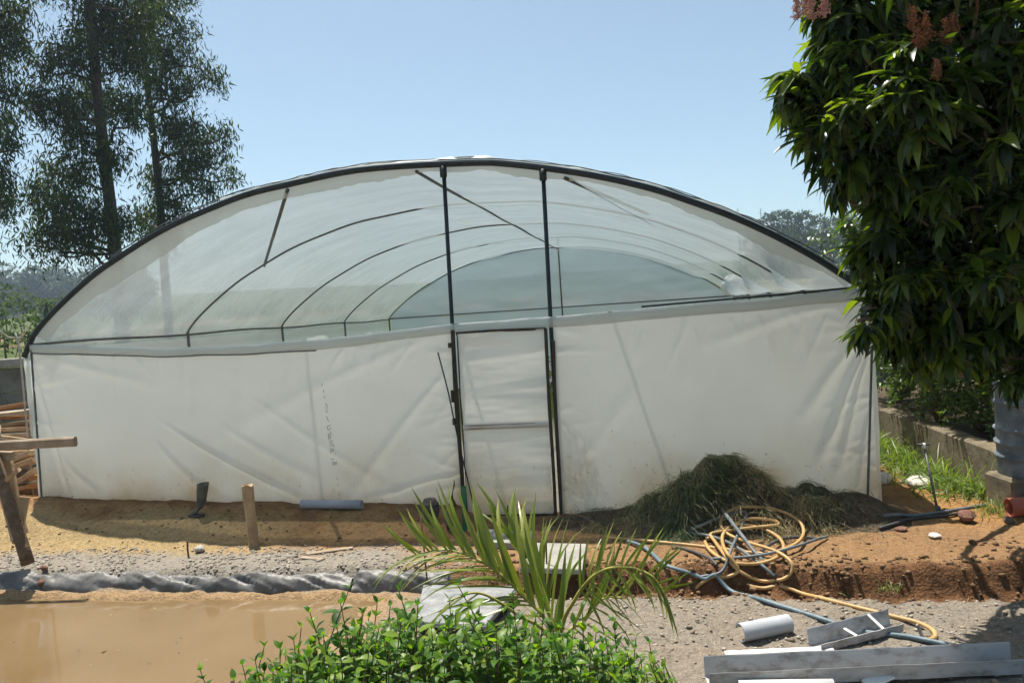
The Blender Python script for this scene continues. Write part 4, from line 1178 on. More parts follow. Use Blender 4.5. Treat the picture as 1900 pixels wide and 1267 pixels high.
# ------------------------------------------------------------------ gutters and pipes in the foreground
def channel(label, a, b_, prof2, mat, extra=None):
    a = np.asarray(a, float); b_ = np.asarray(b_, float)
    t = (b_ - a) / np.linalg.norm(b_ - a); side = np.cross(np.array([0, 0, 1.0]), t); side /= np.linalg.norm(side); up = np.cross(t, side)
    P2 = np.array(prof2)
    tn = np.gradient(P2, axis=0); nn = np.stack([-tn[:, 1], tn[:, 0]], 1); nn /= np.linalg.norm(nn, axis=1)[:, None]
    O2 = P2 + nn * .004
    loop = np.vstack([P2, O2[::-1]])
    n = len(loop); m = 12
    V = []
    for k in range(m + 1):
        c_ = a + (b_ - a) * k / m
        sag = .004 * math.sin(k * 2.1)
        for q in loop: V.append(c_ + side * (q[0] + sag) + up * q[1])
    f = grid_faces(m + 1, n, True).tolist() + [list(range(n))[::-1], list(range(m * n, m * n + n))]
    pos = (a + b_) / 2
    t_ = thing('gutter', label, 'gutter', pos)
    o = mesh('channel', np.array(V) - pos, f, mat, t_, False)
    return t_, t, side, up, pos
gprof = [(-.075, .085), (-.083, .088), (-.083, .080), (-.075, .076), (-.070, .0), (.0, -.004), (.060, .0), (.068, .115), (.070, .118)]
gprof = [(x_, z_ + .004) for x_, z_ in gprof]
a = onz(1312, 1266, -.135); b_ = onz(1888, 1240, -.135)
t_, *_r0 = channel('long dull metal gutter lying open side up in the foreground', a, b_, gprof, M['gutter'])
a = onz(1512, 1204, -.145); b_ = onz(1706, 1200, -.145) + np.array([0, .28, 0])
t2, tt2, sd2, up2, pos2 = channel('shorter gutter piece with white straps behind the long gutter', a, b_, [(-.06, .05), (-.055, .0), (.0, -.003), (.05, .0), (.065, .10), (.067, .102)], M['gutter'])
for k in (-.05, .16):
    c_ = tt2 * k
    v, f = beam_geo(c_ - sd2 * .06 + up2 * .05, c_ + sd2 * .066 + up2 * (.10 if k > 0 else .06), .022, .008); mesh('strap', v, f, M['pvc_white'], t2, False)
# half pipe standing on edge
a = onz(1374, 1190, -.15) + [0, 0, .0]; b_ = onz(1464, 1172, -.15)
tdir = (b_ - a) / np.linalg.norm(b_ - a); sd = np.cross([0, 0, 1.0], tdir)
an = np.radians(np.linspace(-95, 165, 26)); R_ = .058
loop = np.vstack([np.stack([R_ * np.cos(an), R_ * np.sin(an)], 1), np.stack([(R_ - .006) * np.cos(an[::-1]), (R_ - .006) * np.sin(an[::-1])], 1)])
V = []
for k in range(2):
    c_ = a if k == 0 else b_
    for q in loop: V.append(c_ - sd * q[0] + np.array([0, 0, 1.0]) * (q[1] + R_))
pos = (a + b_) / 2
o = mesh('split_pipe', np.array(V) - pos, grid_faces(2, 52, True).tolist() + [list(range(52))[::-1], list(range(52, 104))], M['pvc_grey'], None, False); o.location = pos
tag(o, 'short split white plastic pipe lying alone on the gravel', 'pipe')
lying_pipe('plastic_pipe', 'white plastic pipe at the bottom edge below the long gutter', 'pipe', (1372, 1290), (1548, 1288), .042, M['pvc_white'], .005)
p = onz(1640, 1268, -.135); v, f = beam_geo((-.1, 0, .0), (.06, .05, .03), .07, .012, .4); o = mesh('plastic_scrap', v, f, M['pvc_white'], None, False); o.location = p
tag(o, 'pale angular scrap at the bottom edge right of the white pipe', 'scrap')
p = onz(1712, 1182, -.15); v, f = beam_geo((0, 0, 0), (-.02, .02, .075), .05, .012, .2); o = mesh('plastic_scrap', v, f, M['concrete_pale'], None, False); o.location = p
tag(o, 'small upright scrap inside the bend of the yellow hose', 'scrap')
p = onz(1500, 1205, -.145); a = onz(1345, 1213, -.135); b_ = onz(1545, 1204, -.135)
v, f = beam_geo(a, b_, .06, .02); pos = (a + b_) / 2; o = mesh('white_strip', v - pos, f, M['pvc_white'], None, False); o.location = pos
tag(o, 'narrow white plastic strip just behind the long gutter', 'strip')

# ------------------------------------------------------------------ right side: kerb, drum, pipes
k0 = np.array([4.36, 6.95, 0]); k1 = np.array([5.10, 13.5, 0])
kd = (k1 - k0) / np.linalg.norm(k1 - k0); ks = np.array([kd[1], -kd[0], 0])
kt = wthing('planter_kerb', 'weathered concrete kerb holding the shrub bed at the right', 'kerb', k0)
for i in range(6):
    L_ = np.linalg.norm(k1 - k0) / 6
    a = k0 + kd * (L_ * i + .006) + ks * .11; b_ = k0 + kd * (L_ * (i + 1) - .006) + ks * .11
    v, f = beam_geo(a + [0, 0, .19], b_ + [0, 0, .185], .20, .50, 0, .018, 4, .006)
    mesh('kerb_block', v, f, M['concrete_mossy'], kt, False)
v, f = beam_geo(k0 + ks * .24 + [0, .10, .19], k0 + ks * 2.4 + [0, .10, .19], .20, .49, 0, .018, 4, .004); mesh('kerb_block', v, f, M['concrete_mossy'], kt, False)
# bed of earth behind it
bedv = []
bx, by = np.meshgrid(np.linspace(0, 1, 30), np.linspace(0, 1, 40), indexing='ij')
bP = k0 + ks * (.20 + 4 * bx[..., None]) + kd * (.18 + 6.2 * by[..., None]); bP[..., 2] = .34 + .04 * fbm(bP[..., 0] * 3, bP[..., 1] * 3, 3)
tag(mesh('planting_bed', bP.reshape(-1, 3), grid_faces(30, 40)[:, ::-1].copy(), M['mulch']), kind='structure')

dc = np.array([(1916 - 950) / F * 6.75, 6.75, .0])
for k, (dx, dy, sx, sy, sz, words) in enumerate(((-.26, .0, .19, .40, .30, 'worn concrete block under the left side of the drum'), (.12, -.02, .36, .36, .26, 'concrete block under the right side of the drum'))):
    v, f = box_geo((0, 0, sz / 2 - .02), sx, sy, sz, bev=.02); o = mesh('concrete_block', v, f, M['concrete_mossy'], None, False)
    o.location = dc + [dx, dy, gz(dc[0], dc[1])]; tag(o, words, 'block')
dr = thing('water_drum', 'ribbed dark grey drum standing on concrete blocks at the right edge', 'drum', dc + [0, 0, .285])
pr = [(.0, .0), (.285, .0), (.30, .015), (.302, .12)]
for zz in (.15, .27, .39, .62):
    pr += [(.303, zz), (.305, zz + .025), (.323, zz + .035), (.323, zz + .055), (.305, zz + .065), (.303, zz + .08)]
pr += [(.302, .80), (.312, .82), (.312, .86), (.29, .862), (.285, .84), (.0, .84)]
n = 36
V = np.array([(r_ * math.cos(2 * math.pi * k / n), r_ * math.sin(2 * math.pi * k / n), z_) for (r_, z_) in pr for k in range(n)])
mesh('drum_body', V, grid_faces(len(pr), n, True), M['drum'], dr)
hp = [(.303 * math.cos(a) * 1.01, .303 * math.sin(a) * 1.01, z_) for a, z_ in ((-1.75, .05), (-1.70, .10), (-1.6, .12), (-1.5, .10), (-1.45, .05))]
tube('handle', smooth_path(hp, 4), .008, M['hose_black'], dr, 6)

b0 = ong(1741, 950); t0_ = at(1715, 830, 6.95)
rs = wthing('sprinkler_riser', 'thin metal standpipe with a white sprinkler head, leaning left', 'sprinkler', b0)
tube('riser_pipe', [b0 - [0, 0, .03], (b0 + t0_) / 2, t0_], .011, M['steel_grey'], rs, 8)
v, f = tube_geo([t0_ - [0, 0, .01], t0_ + [0, 0, .04]], [.02, .012], 8); mesh('sprinkler_head', v, f, M['pvc_white'], rs)
v, f = tube_geo([t0_ + [-.06, 0, .03], t0_ + [.05, 0, .025]], .009, 6); mesh('sprinkler_arm', v, f, M['steel_grey'], rs)
v, f = tube_geo([b0 - [0, 0, .01], b0 + [0, 0, .05]], .02, 8); mesh('tee_joint', v, f, M['hose_black'], rs)
hose('irrigation_pipe', 'upper grey irrigation pipe running from the shade to the kerb', [(1640, 957), (1690, 957), (1740, 951), (1790, 943), (1832, 936)], .014, M['hose_grey'], cat='pipe')
hose('irrigation_pipe', 'lower dark irrigation pipe curving along the orange earth', [(1632, 980), (1665, 970), (1695, 962), (1740, 958), (1785, 952)], .013, M['hose_black'], cat='pipe')
a = ong(1872, 960); a = a + [0, 0, .085]; b_ = a + [1.1, -.12, .05]
v, f = pipe_geo(a, b_, .078, .006, 24); pos = (a + b_) / 2
o = mesh('red_pipe', v - pos, f, M['terracotta']); o.location = pos
tag(o, 'end of a large red brown plastic pipe at the right edge', 'pipe')
# ------------------------------------------------------------------ mango tree
MD = 1.03
MB_ = [(1556, 112, 5.0, .32), (1520, 205, 4.95, .24), (1556, 282, 4.9, .24), (1478, 205, 4.9, .10), (1492, 255, 4.85, .10), (1508, 140, 4.95, .12), (1530, 320, 4.9, .10), (1575, 350, 4.9, .12), (1640, 180, 4.75, .45), (1725, 260, 4.55, .45), (1675, 390, 4.9, .28), (1725, 420, 4.8, .50), (1800, 100, 4.8, .60), (1850, 300, 4.7, .60),
       (1800, 480, 4.8, .50), (1875, 560, 4.9, .50), (1725, 555, 5.0, .26), (1775, 630, 5.0, .26), (1860, 665, 5.0, .18), (1712, 640, 5.1, .14), (1690, 600, 5.0, .14), (1612, 572, 4.9, .07), (1592, 595, 4.85, .05),
       (1650, -60, 5.1, .60), (1850, -100, 5.2, .80), (2000, 200, 5.2, .9), (2050, 500, 5.3, .8), (1750, 150, 5.4, .7), (1800, 380, 5.4, .6), (1900, -250, 5.5, 1.0), (2150, 0, 5.6, 1.1), (1590, 20, 5.1, .28), (1640, 470, 5.0, .14)]
tb = np.array([4.75, 7.55, .25])
mango = wthing('mango_tree', 'big dark mango tree with long drooping leaves overhanging the greenhouse corner', 'tree', tb)
top = at(1900, 60, 6.6)
limb('trunk', tb - [0, 0, .2], top, .15, .07, M['bark'], mango, .12, 8, 10)
fork = tb + (top - tb) * .35
fork2 = tb + (top - tb) * .6
Pl, Dl, Sl = [], [], []
twigs = []
BACK = [((4.85, 9.2, 3.0), .75), ((5.0, 8.2, 3.0), .85), ((5.7, 8.8, 3.4), 1.0), ((5.3, 7.0, 2.7), .7), ((6.2, 7.4, 3.2), .9)]
for i, (c_, r_, py) in enumerate([(at(p_[0], p_[1], p_[2] * MD), p_[3] * MD, p_[1]) for p_ in MB_] + [(np.array(q[0]), q[1], 300) for q in BACK]):
    limb('branch', fork if py > 250 else fork2, c_, .045, .012, M['bark'], mango, .25, 4, 6)
    nsub = max(1, int(5 + 16 * r_ ** 1.6)) if r_ > .13 else 1
    sd_ = sph(nsub); sd_[:, 2] = np.where(sd_[:, 2] < -.55, -sd_[:, 2], sd_[:, 2])
    for q in range(nsub):
        sc_ = c_ + sd_[q] * r_ * rng.uniform(.55, 1.0)
        sr = r_ * .30 + .05
        if q % 2 == 0: limb('branch', c_, sc_, .014, .006, M['bark'], mango, .2, 3, 5) if r_ > .3 and q < 4 else twigs.append(limb_geo(c_, sc_, .012, .005, .2, 4))
        for k in range(int((5 + 14 * sr) * (.72 if c_[0] / c_[1] < .50 else 1.0))):
            dk = sph(1)[0] + sd_[q] * .6; dk /= np.linalg.norm(dk)
            rp_ = sc_ + dk * sr * rng.uniform(.3, 1)
            nl = rng.integers(8, 17); s_l = rng.uniform(.62, 1.15)
            az = rng.uniform(0, 2 * math.pi) + np.arange(nl) * 2.399
            el = np.radians(rng.uniform(-70, 30, nl))
            Pl.append(rp_ + rng.normal(size=(nl, 3)) * .014); Dl.append(np.stack([np.cos(az) * np.cos(el), np.sin(az) * np.cos(el), np.sin(el)], -1) + dk * .35); Sl.append(s_l * rng.uniform(.75, 1.2, nl))
            if k % 3 == 0: twigs.append(limb_geo(sc_, rp_, .006, .003, .2, 4))
P = np.vstack(Pl); D = np.vstack(Dl)
R = orient(D, roll=rng.uniform(-.5, .5, len(P)))
sc = np.concatenate(Sl)
tp = [leaf_tpl(.215, w_, b_, .22, 5) for b_, w_ in ((.45, .046), (.9, .054), (1.4, .044), (.7, .060))]
v, f = join(twigs); tag(mesh('twigs', v, f, M['bark'], mango), kind='stuff')
split_leaves(mango, tp, R, P, sc, M['mango'], 300, 'foliage', 26)
# flower panicles
def panicle(px, py, dep, L, mat, n=34):
    b0 = at(px, py, dep); g = []
    vs = []
    for k in range(n):
        s = rng.random(); a = rng.uniform(0, 6.28); r_ = L * .35 * (1 - s)
        p0 = b0 + np.array([0, 0, L * s]); p1 = p0 + np.array([math.cos(a) * r_, math.sin(a) * r_, .25 * r_ + .02])
        g.append(tube_geo([p0, (p0 + p1) / 2 + [0, 0, .01], p1], .0025, 3, False))
        for j in range(5):
            q = p0 + (p1 - p0) * rng.uniform(.3, 1) + rng.normal(size=3) * .008
            g.append(box_geo(q, .006, .006, .006))
    g.append(tube_geo([b0, b0 + [0, 0, L]], .005, 4))
    v, f = join(g); mesh('flower_panicle', v, f, mat, mango, False)
for a in ((1480, 38, 4.75, .13), (1508, 42, 4.7, .16), (1532, 34, 4.7, .13), (1496, 28, 4.8, .15)): panicle(*a, M['flower'])
for a in ((1695, 60, 4.45, .13), (1720, 85, 4.4, .16), (1755, 85, 4.4, .12), (1705, 95, 4.4, .11), (1740, 150, 4.3, .09), (1770, 70, 4.4, .11)): panicle(*a, M['flower_dry'])

# ------------------------------------------------------------------ eucalyptus trees
def diamond(L, W):
    return np.array([(0, 0, 0), (-W / 2, L * .4, -.02 * L), (0, L, -.1 * L), (W / 2, L * .4, -.02 * L)]), np.array([[0, 1, 2, 3]])
def euc(label, trunk, r0, r1, blobs, dep, ntuft=1.0, lsz=.19):
    base = at(*trunk[0][:2], dep); base = np.array([base[0], base[1], gz(base[0], base[1])])
    t = wthing('eucalyptus_tree', label, 'tree', base)
    tp_ = [base - [0, 0, .2]] + [at(px, py, dep + dd) for (px, py, dd) in trunk]
    sp = smooth_path(tp_, 6)
    tube('trunk', sp, np.linspace(r0, r1, len(sp)), M['euc_bark'], t, 10)
    Ps, Ds = [], []; tw = []
    for (px, py, rp) in blobs:
        dd = rng.uniform(-1.2, 1.2)
        c_ = at(px, py, dep + dd); r_ = rp * .80 * dep / F
        j = np.argmin(np.abs(sp[:, 2] - (c_[2] - r_ * .9)))
        limb('branch', sp[j], c_ + [0, 0, -.2 * r_], .05, .015, M['euc_bark'], t, .3, 3, 5)
        nt_ = max(5, int(ntuft * rp ** 2 / 95))
        dirs = sph(nt_); tc_ = c_ + dirs * [1, 1, .75] * (r_ * rng.uniform(.15, 1.1, nt_)[:, None] ** .6) + [0, 0, .2 * r_]
        for k in range(nt_):
            if k % 3 == 0: tw.append(limb_geo(c_ + [0, 0, -.2 * r_], tc_[k], .012, .004, .3, 3))
            n = rng.integers(30, 56)
            o_ = rng.normal(size=(n, 3)) * [.115, .115, .17] * (lsz / .15)
            Ps.append(tc_[k] + o_)
            D = rng.normal(size=(n, 3)) * .45 + [0, 0, -.8]
            Ds.append(D)
    P = np.vstack(Ps); D = np.vstack(Ds)
    up = sph(len(P))
    R = orient(D, up)
    v, f = batch_multi([diamond(lsz, lsz * .17), diamond(lsz * .85, lsz * .2)], R, P, rng.uniform(.7, 1.35, len(P)))
    tag(mesh('foliage', v, f, M['euc'], t, False), kind='stuff')
    v, f = join(tw); tag(mesh('twigs', v, f, M['euc_bark'], t), kind='stuff')
euc('tall eucalyptus with the thick trunk, nearest the greenhouse arch on the left', [(222, 560, 0), (212, 450, 0), (195, 300, 0), (178, 150, 0), (165, 0, 0), (155, -150, 0), (150, -280, 0)], .19, .07,
    [(190, 55, 75), (135, 110, 62), (235, 110, 65), (185, 190, 62), (110, 205, 55), (78, 190, 38), (235, 215, 50), (150, 265, 50), (205, 300, 45), (125, 320, 52), (88, 365, 48), (150, 400, 60), (95, 425, 50), (200, 425, 48), (60, 452, 24), (250, 40, 58), (110, 470, 22),
     (165, -60, 90), (90, -40, 60), (250, -60, 80), (170, -170, 90), (80, 120, 30), (160, 455, 30)], 20.0)
euc('slimmer eucalyptus with lit foliage just right of the thick-trunked one', [(308, 540, 0), (297, 380, 0), (285, 260, 0), (268, 110, 0), (258, 0, 0), (250, -120, 0)], .14, .05,
    [(290, 85, 45), (325, 110, 42), (345, 60, 32), (300, 20, 45), (300, 165, 45), (348, 165, 38), (320, 245, 52), (365, 262, 46), (398, 300, 34), (340, 318, 50), (285, 335, 42), (330, 385, 46), (385, 350, 28), (270, 405, 40), (428, 330, 16), (402, 150, 9), (420, 250, 12), (300, 440, 40), (290, -50, 70), (330, -20, 40), (378, 130, 18)], 23.0, 1.1, .20)
euc('eucalyptus at the left edge of the picture with only its foliage showing', [(-70, 640, 0), (-60, 400, 0), (-50, 200, 0), (-45, 0, 0), (-40, -150, 0)], .2, .07,
    [(8, 45, 48), (30, 85, 28), (-40, 100, 70), (8, 175, 36), (-20, 230, 50), (22, 262, 30), (-5, 325, 38), (-40, 380, 60), (8, 375, 26), (28, 15, 30), (-60, 480, 60), (-60, -60, 90)], 18.0)

# ------------------------------------------------------------------ other trees and shrubs behind
def bush(name, label, cat, base, blobs, mat, lsz, dens, trunk=None, group=None, stem=M['bark'], quad=False):
    t = wthing(name, label, cat, base, group)
    Ps, Ds = [], []
    for (c_, r_) in blobs:
        c_ = np.asarray(c_, float)
        n = int(dens * r_ ** 2 / lsz ** 2)
        d = sph(n); d[:, 2] = np.where(d[:, 2] < -.4, -d[:, 2], d[:, 2])
        lump = 1 + .18 * np.sin(d[:, 0] * 7 + c_[0] * 3) * np.sin(d[:, 1] * 6 + c_[1]) + .12 * np.sin(d[:, 2] * 11 + c_[0] * 5)
        Ps.append(c_ + d * (r_ * lump * rng.uniform(.45, 1, n) ** .45)[:, None])
        Ds.append(d + rng.normal(size=(n, 3)) * .7 + [0, 0, .1])
        tube('branch', [np.array(base), (np.array(base) + c_) / 2 + [0, 0, .1 * r_], c_], [.06 * r_ + .01, .04 * r_ + .008, .01], stem, t, 5)
    P = np.vstack(Ps); R = orient(np.vstack(Ds), roll=rng.uniform(-1, 1, len(P)))
    tp_ = [leaf_tpl(1, .42, .4, .15, 2), leaf_tpl(1, .36, .8, .15, 2)] if not quad else [diamond(1, .6)]
    v, f = batch_multi(tp_, R, P, lsz * rng.uniform(.7, 1.3, len(P)))
    tag(mesh('foliage', v, f, mat, t, False), kind='stuff')
    return t
# glossy tree behind the right corner
dep = 17.0
cb = [(1530, 462, 36), (1575, 440, 42), (1620, 452, 44), (1555, 490, 34), (1660, 430, 60), (1605, 490, 36), (1700, 470, 60)]
bb = at(1620, 560, dep); bb = (bb[0], bb[1], gz(bb[0], bb[1]))
bush('glossy_tree', 'round glossy leaved tree behind the right end of the greenhouse', 'tree', bb, [(at(a, b_, dep), r_ * dep / F) for a, b_, r_ in cb], M['tree_round'], .15, 9)
# shrubs of the bed behind the kerb
SB = [('leafy shrub with bright small leaves right beside the greenhouse corner', (5.05, 9.3), [((4.95, 9.2, 1.0), .5), ((5.2, 9.9, 1.25), .6), ((5.0, 9.6, .7), .42), ((4.9, 8.9, .62), .3)]),
      ('leafy sunlit shrub behind the middle of the kerb', (5.1, 8.5), [((5.15, 8.6, .95), .48), ((5.5, 9.0, 1.3), .55), ((5.0, 8.2, .65), .3), ((4.85, 8.5, .55), .22)]),
      ('leafy shrub behind the drum under the mango tree', (5.5, 7.9), [((5.4, 8.0, .85), .42), ((5.8, 8.3, 1.1), .5), ((5.15, 7.6, .6), .28), ((4.95, 7.8, .55), .22)]),
      ('tall leafy shrub at the far end of the kerb bed', (5.6, 11.5), [((5.4, 11.2, 1.0), .7), ((5.9, 11.8, 1.4), .8), ((6.6, 11, 1.3), .9), ((5.2, 10.5, .8), .5)]),
      ('wide leafy shrub deep in the shade behind the drum', (6.6, 9.0), [((6.5, 9.0, 1.0), .7), ((7.0, 9.4, 1.3), .8), ((6.3, 8.2, .8), .5), ((5.9, 9.6, 1.3), .6)])]
for words, b0, bl in SB:
    bush('leafy_shrub', words, 'shrub', (b0[0], b0[1], .34), bl, M['shrub'], .066, 30)

# tree line on the right hill
ORD = ['leftmost', 'second from the left', 'third from the left', 'fourth from the left', 'fifth from the left', 'sixth from the left', 'seventh from the left', 'eighth from the left', 'ninth from the left']
HILLW = ['hazy hill tree of the upper row, ' + ORD[q] for q in (1, 2, 3, 4, 5, 6, 7, 8, 0)] + ['hazy hill tree of the lower row, ' + q for q in ('middle one', 'right one', 'left one')]
for k, (px, tops, wpx, dep) in enumerate(((1425, 402, 20, 140), (1447, 394, 22, 150), (1470, 398, 20, 138), (1493, 396, 22, 146), (1518, 404, 22, 140), (1543, 408, 20, 150), (1570, 402, 26, 140), (1600, 410, 28, 150), (1400, 420, 18, 150), (1460, 430, 26, 125), (1500, 432, 28, 120), (1425, 440, 22, 128))):
    tp0 = at(px, tops, dep); g = gz(tp0[0], tp0[1]); r_ = wpx * dep / F
    h = tp0[2] - g
    bl = [((tp0[0], tp0[1], tp0[2] - r_ * .9), r_), ((tp0[0] - r_ * .4, tp0[1], tp0[2] - r_ * 2.1), r_ * 1.05), ((tp0[0] + r_ * .5, tp0[1] + .5, tp0[2] - r_ * 2.6), r_), ((tp0[0], tp0[1], tp0[2] - r_ * 3.6), r_ * 1.2)]
    bush('hill_tree', HILLW[k], 'tree', (tp0[0], tp0[1], g), bl, M['far_tree'], .5, 26, group='trees on the right hill', quad=True)
for (px, tops, dep, words) in ((1369, 387, 160, 'thin pine tip peeking over the arch'), (1411, 386, 165, 'slender bare pine left of the hill trees'), (1563, 384, 160, 'slender pine behind the mango leaves')):
    tp0 = at(px, tops, dep); g = gz(tp0[0], tp0[1])
    t = wthing('pine_tree', words, 'tree', (tp0[0], tp0[1], g))
    tube('trunk', [(tp0[0], tp0[1], g), tuple(tp0)], [.2, .04], M['euc_bark'], t, 5)
    n = 420; s = rng.random(n) ** .7; hgt = 9.0
    a = rng.uniform(0, 6.28, n); rr = (.12 + 1.2 * s) * rng.random(n) * (.6 + .4 * np.sin(s * 40))
    P = np.stack([tp0[0] + np.cos(a) * rr, tp0[1] + np.sin(a) * rr, tp0[2] - s * hgt], -1)
    v, f = batch_multi([diamond(.5, .16)], orient(np.stack([np.cos(a), np.sin(a), a * 0 + .2], -1)), P, rng.uniform(.6, 1.2, n))
    tag(mesh('foliage', v, f, M['far_tree'], t, False), kind='stuff')

# left middle distance
def tree_px(label, px, tops, wpx, dep, mat, lsz, name='broad_tree', cat='tree', dens=10, k=3):
    tp0 = at(px, tops, dep); g = gz(tp0[0], tp0[1]); r_ = wpx * dep / F
    H_ = max(tp0[2] - g, r_)
    bl = [((tp0[0], tp0[1], max(g + r_ * .5, tp0[2] - r_ * .9)), r_ * .9)]
    for j in range(k):
        a = 2.1 * j + px; bl.append(((tp0[0] + r_ * .8 * math.cos(a), tp0[1] + r_ * .5 * math.sin(a), max(g + r_ * .3, tp0[2] - r_ * (1.5 + .3 * (j % 2)))), r_ * .75))
    bush(name, label, cat, (tp0[0], tp0[1], g), bl, mat, lsz, dens, quad=True)
tree_px('dark broad tree in the valley at the left edge', 5, 528, 24, 62, M['mid_tree'], .34)
tree_px('rounded green tree in the valley left of the greenhouse arch', 38, 536, 26, 58, M['mid_tree'], .32)
tree_px('small dark tree at the left edge in front of the dry field', -12, 562, 18, 48, M['mid_tree'], .26)
tree_px('green tree touching the arch in the left middle distance', 122, 546, 26, 66, M['mid_tree'], .32)
tree_px('low tree behind the dry field on the left', 85, 553, 24, 74, M['mid_tree'], .32)
tree_px('leafy bush in front of the dry field on the left', 58, 580, 34, 30, M['mid_tree'], .20, 'wild_bush', 'bush')
tree_px('leafy bush at the left edge above the concrete wall', 5, 592, 30, 27, M['mid_tree'], .18, 'wild_bush', 'bush')
tree_px('leafy bush close to the left foot of the arch', 95, 585, 28, 25, M['mid_tree'], .17, 'wild_bush', 'bush')
# small banana-like palm in the field
pb_ = at(88, 590, 40); g = gz(pb_[0], pb_[1]); t = wthing('fan_palm', 'small palm standing in the field left of the arch', 'palm', (pb_[0], pb_[1], g))
tube('trunk', [(pb_[0], pb_[1], g), at(88, 568, 40)], .12, M['euc_bark'], t, 6)
n = 60; a = rng.uniform(0, 6.28, n); e = rng.uniform(-.6, 1.0, n); tp0 = at(88, 566, 40)
v, f = batch_multi([leaf_tpl(.9, .10, 1.1, .1, 3)], orient(np.stack([np.cos(a) * np.cos(e), np.sin(a) * np.cos(e), np.sin(e)], -1)), np.tile(tp0, (n, 1)), rng.uniform(.7, 1.2, n))
mesh('crown', v, f, M['mid_tree'], t, False)
# wood on the far hill: reads as one mass
Ps, rs_ = [], []
for k in range(170):
    u_ = rng.uniform(-.80, -.46); yy = rng.uniform(190, 330); xx = u_ * yy; g = float(ground_z([xx], [yy], False)[0]); r_ = rng.uniform(2.2, 4.0)
    hh = rng.uniform(6, 12)
    for j in range(3):
        n = 150; d = sph(n)
        Ps.append(np.array([xx + rng.normal() * 1.2, yy, g + hh - r_ * .5 - j * r_ * 1.0]) + d * (r_ * rng.uniform(.5, 1, n) ** .5)[:, None])
P = np.vstack(Ps); R = orient(sph(len(P)))
v, f = batch_multi([diamond(1, .7)], R, P, rng.uniform(.7, 1.5, len(P)))
tag(mesh('far_wood', v, f, M['far_tree'], None, False), 'hazy blue green wood covering the far left hill', 'wood', None, 'stuff')
# tall weeds behind the left wall
def blades(name, P, D, mat, l0, l1, w=.03, parent=None, bends=(.6, 1.1, 1.6)):
    n = len(P)
    v_, f_ = batch_multi([blade_tpl(4, w, b_) for b_ in bends], orient(D, roll=rng.uniform(-.7, .7, n)), P, rng.uniform(l0, l1, n))
    return mesh(name, v_, f_, mat, parent)
n = 1800
P = np.stack([rng.uniform(-13.5, -6.5, n), rng.uniform(13.6, 19, n), np.zeros(n)], -1); P[:, 2] = ground_z(P[:, 0], P[:, 1], False)
D = rng.normal(size=(n, 3)) * .18 + [0, 0, 1]
tag(blades('tall_weeds', P, D, M['mid_tree'], 1.2, 1.8, .022), 'tall green weeds growing behind the left concrete wall', 'weeds', None, 'stuff')
# bare white twigs at the left corner of the roof
b0 = at(38, 668, 9.6); t = wthing('bare_shrub', 'bare pale twigs rising beside the left corner of the greenhouse roof', 'shrub', (b0[0], b0[1], gz(b0[0], b0[1])))
tube('stem', smooth_path([(b0[0], b0[1], gz(b0[0], b0[1])), b0, at(28, 618, 9.6)], 4), .012, M['twig'], t, 5)
for (px, py) in ((0, 613), (45, 612), (22, 600), (58, 600), (36, 650)):
    tube('twig', smooth_path([at(32, 640 - random.randint(0, 14), 9.6), at((32 + px) / 2, (630 + py) / 2 + 4, 9.6), at(px, py, 9.55)], 4), .007, M['twig'], t, 4)

# grass along the kerb foot
gt = wthing('grass_clump', 'long green grass growing along the foot of the kerb', 'grass', (4.3, 8.2, 0))
n = 2600
s = rng.random(n); off_ = np.abs(rng.normal(size=n)) * .26
P = k0 + kd * (.05 + 4.4 * s)[:, None] - ks * (.03 + off_ * (1 - .35 * s))[:, None]; P[:, 2] = ground_z(P[:, 0], P[:, 1], False)
D = rng.normal(size=(n, 3)) * .5 + np.array([-.45, -.35, .9])
tag(blades('blades', P, D, M['grass'], .18, .46, .045, gt, (.8, 1.5, 2.1)), kind='stuff')
n = 120; c_ = ong(1850, 950); P = c_ + rng.normal(size=(n, 3)) * [.07, .07, 0]; P[:, 2] = ground_z(P[:, 0], P[:, 1], False)
g2 = wthing('grass_tuft', 'small grass tuft between the kerb end and the red pipe', 'grass', c_)
tag(blades('blades', P, rng.normal(size=(n, 3)) * .4 + [0, 0, 1], M['grass'], .08, .22, .04, g2), kind='stuff')
for k, (px, py, words) in enumerate(((1575, 1100, 'tiny weed at the foot of the cut bank, left one'), (1650, 1092, 'tiny weed at the foot of the cut bank, middle one'), (1480, 1085, 'tiny weed on the cut bank below the hoses'))):
    c_ = ong(px, py); n = 45; P = c_ + rng.normal(size=(n, 3)) * [.05, .03, 0]; g2 = wthing('small_weed', words, 'weed', c_)
    tag(blades('blades', P, rng.normal(size=(n, 3)) * .5 + [0, 0, .8], M['grass'], .03, .09, .08, g2), kind='stuff')
# plant inside the door gap
c_ = wor(fp(1024, 715)[0] + .02, .30, 0)
bush('indoor_plant', 'yellow green plant glimpsed through the gap beside the door', 'plant', c_, [(c_ + [0, 0, 1.25], .16), (c_ + [0, 0, 1.05], .14), (c_ + [.02, 0, 1.45], .12)], M['shrub'], .05, 12)

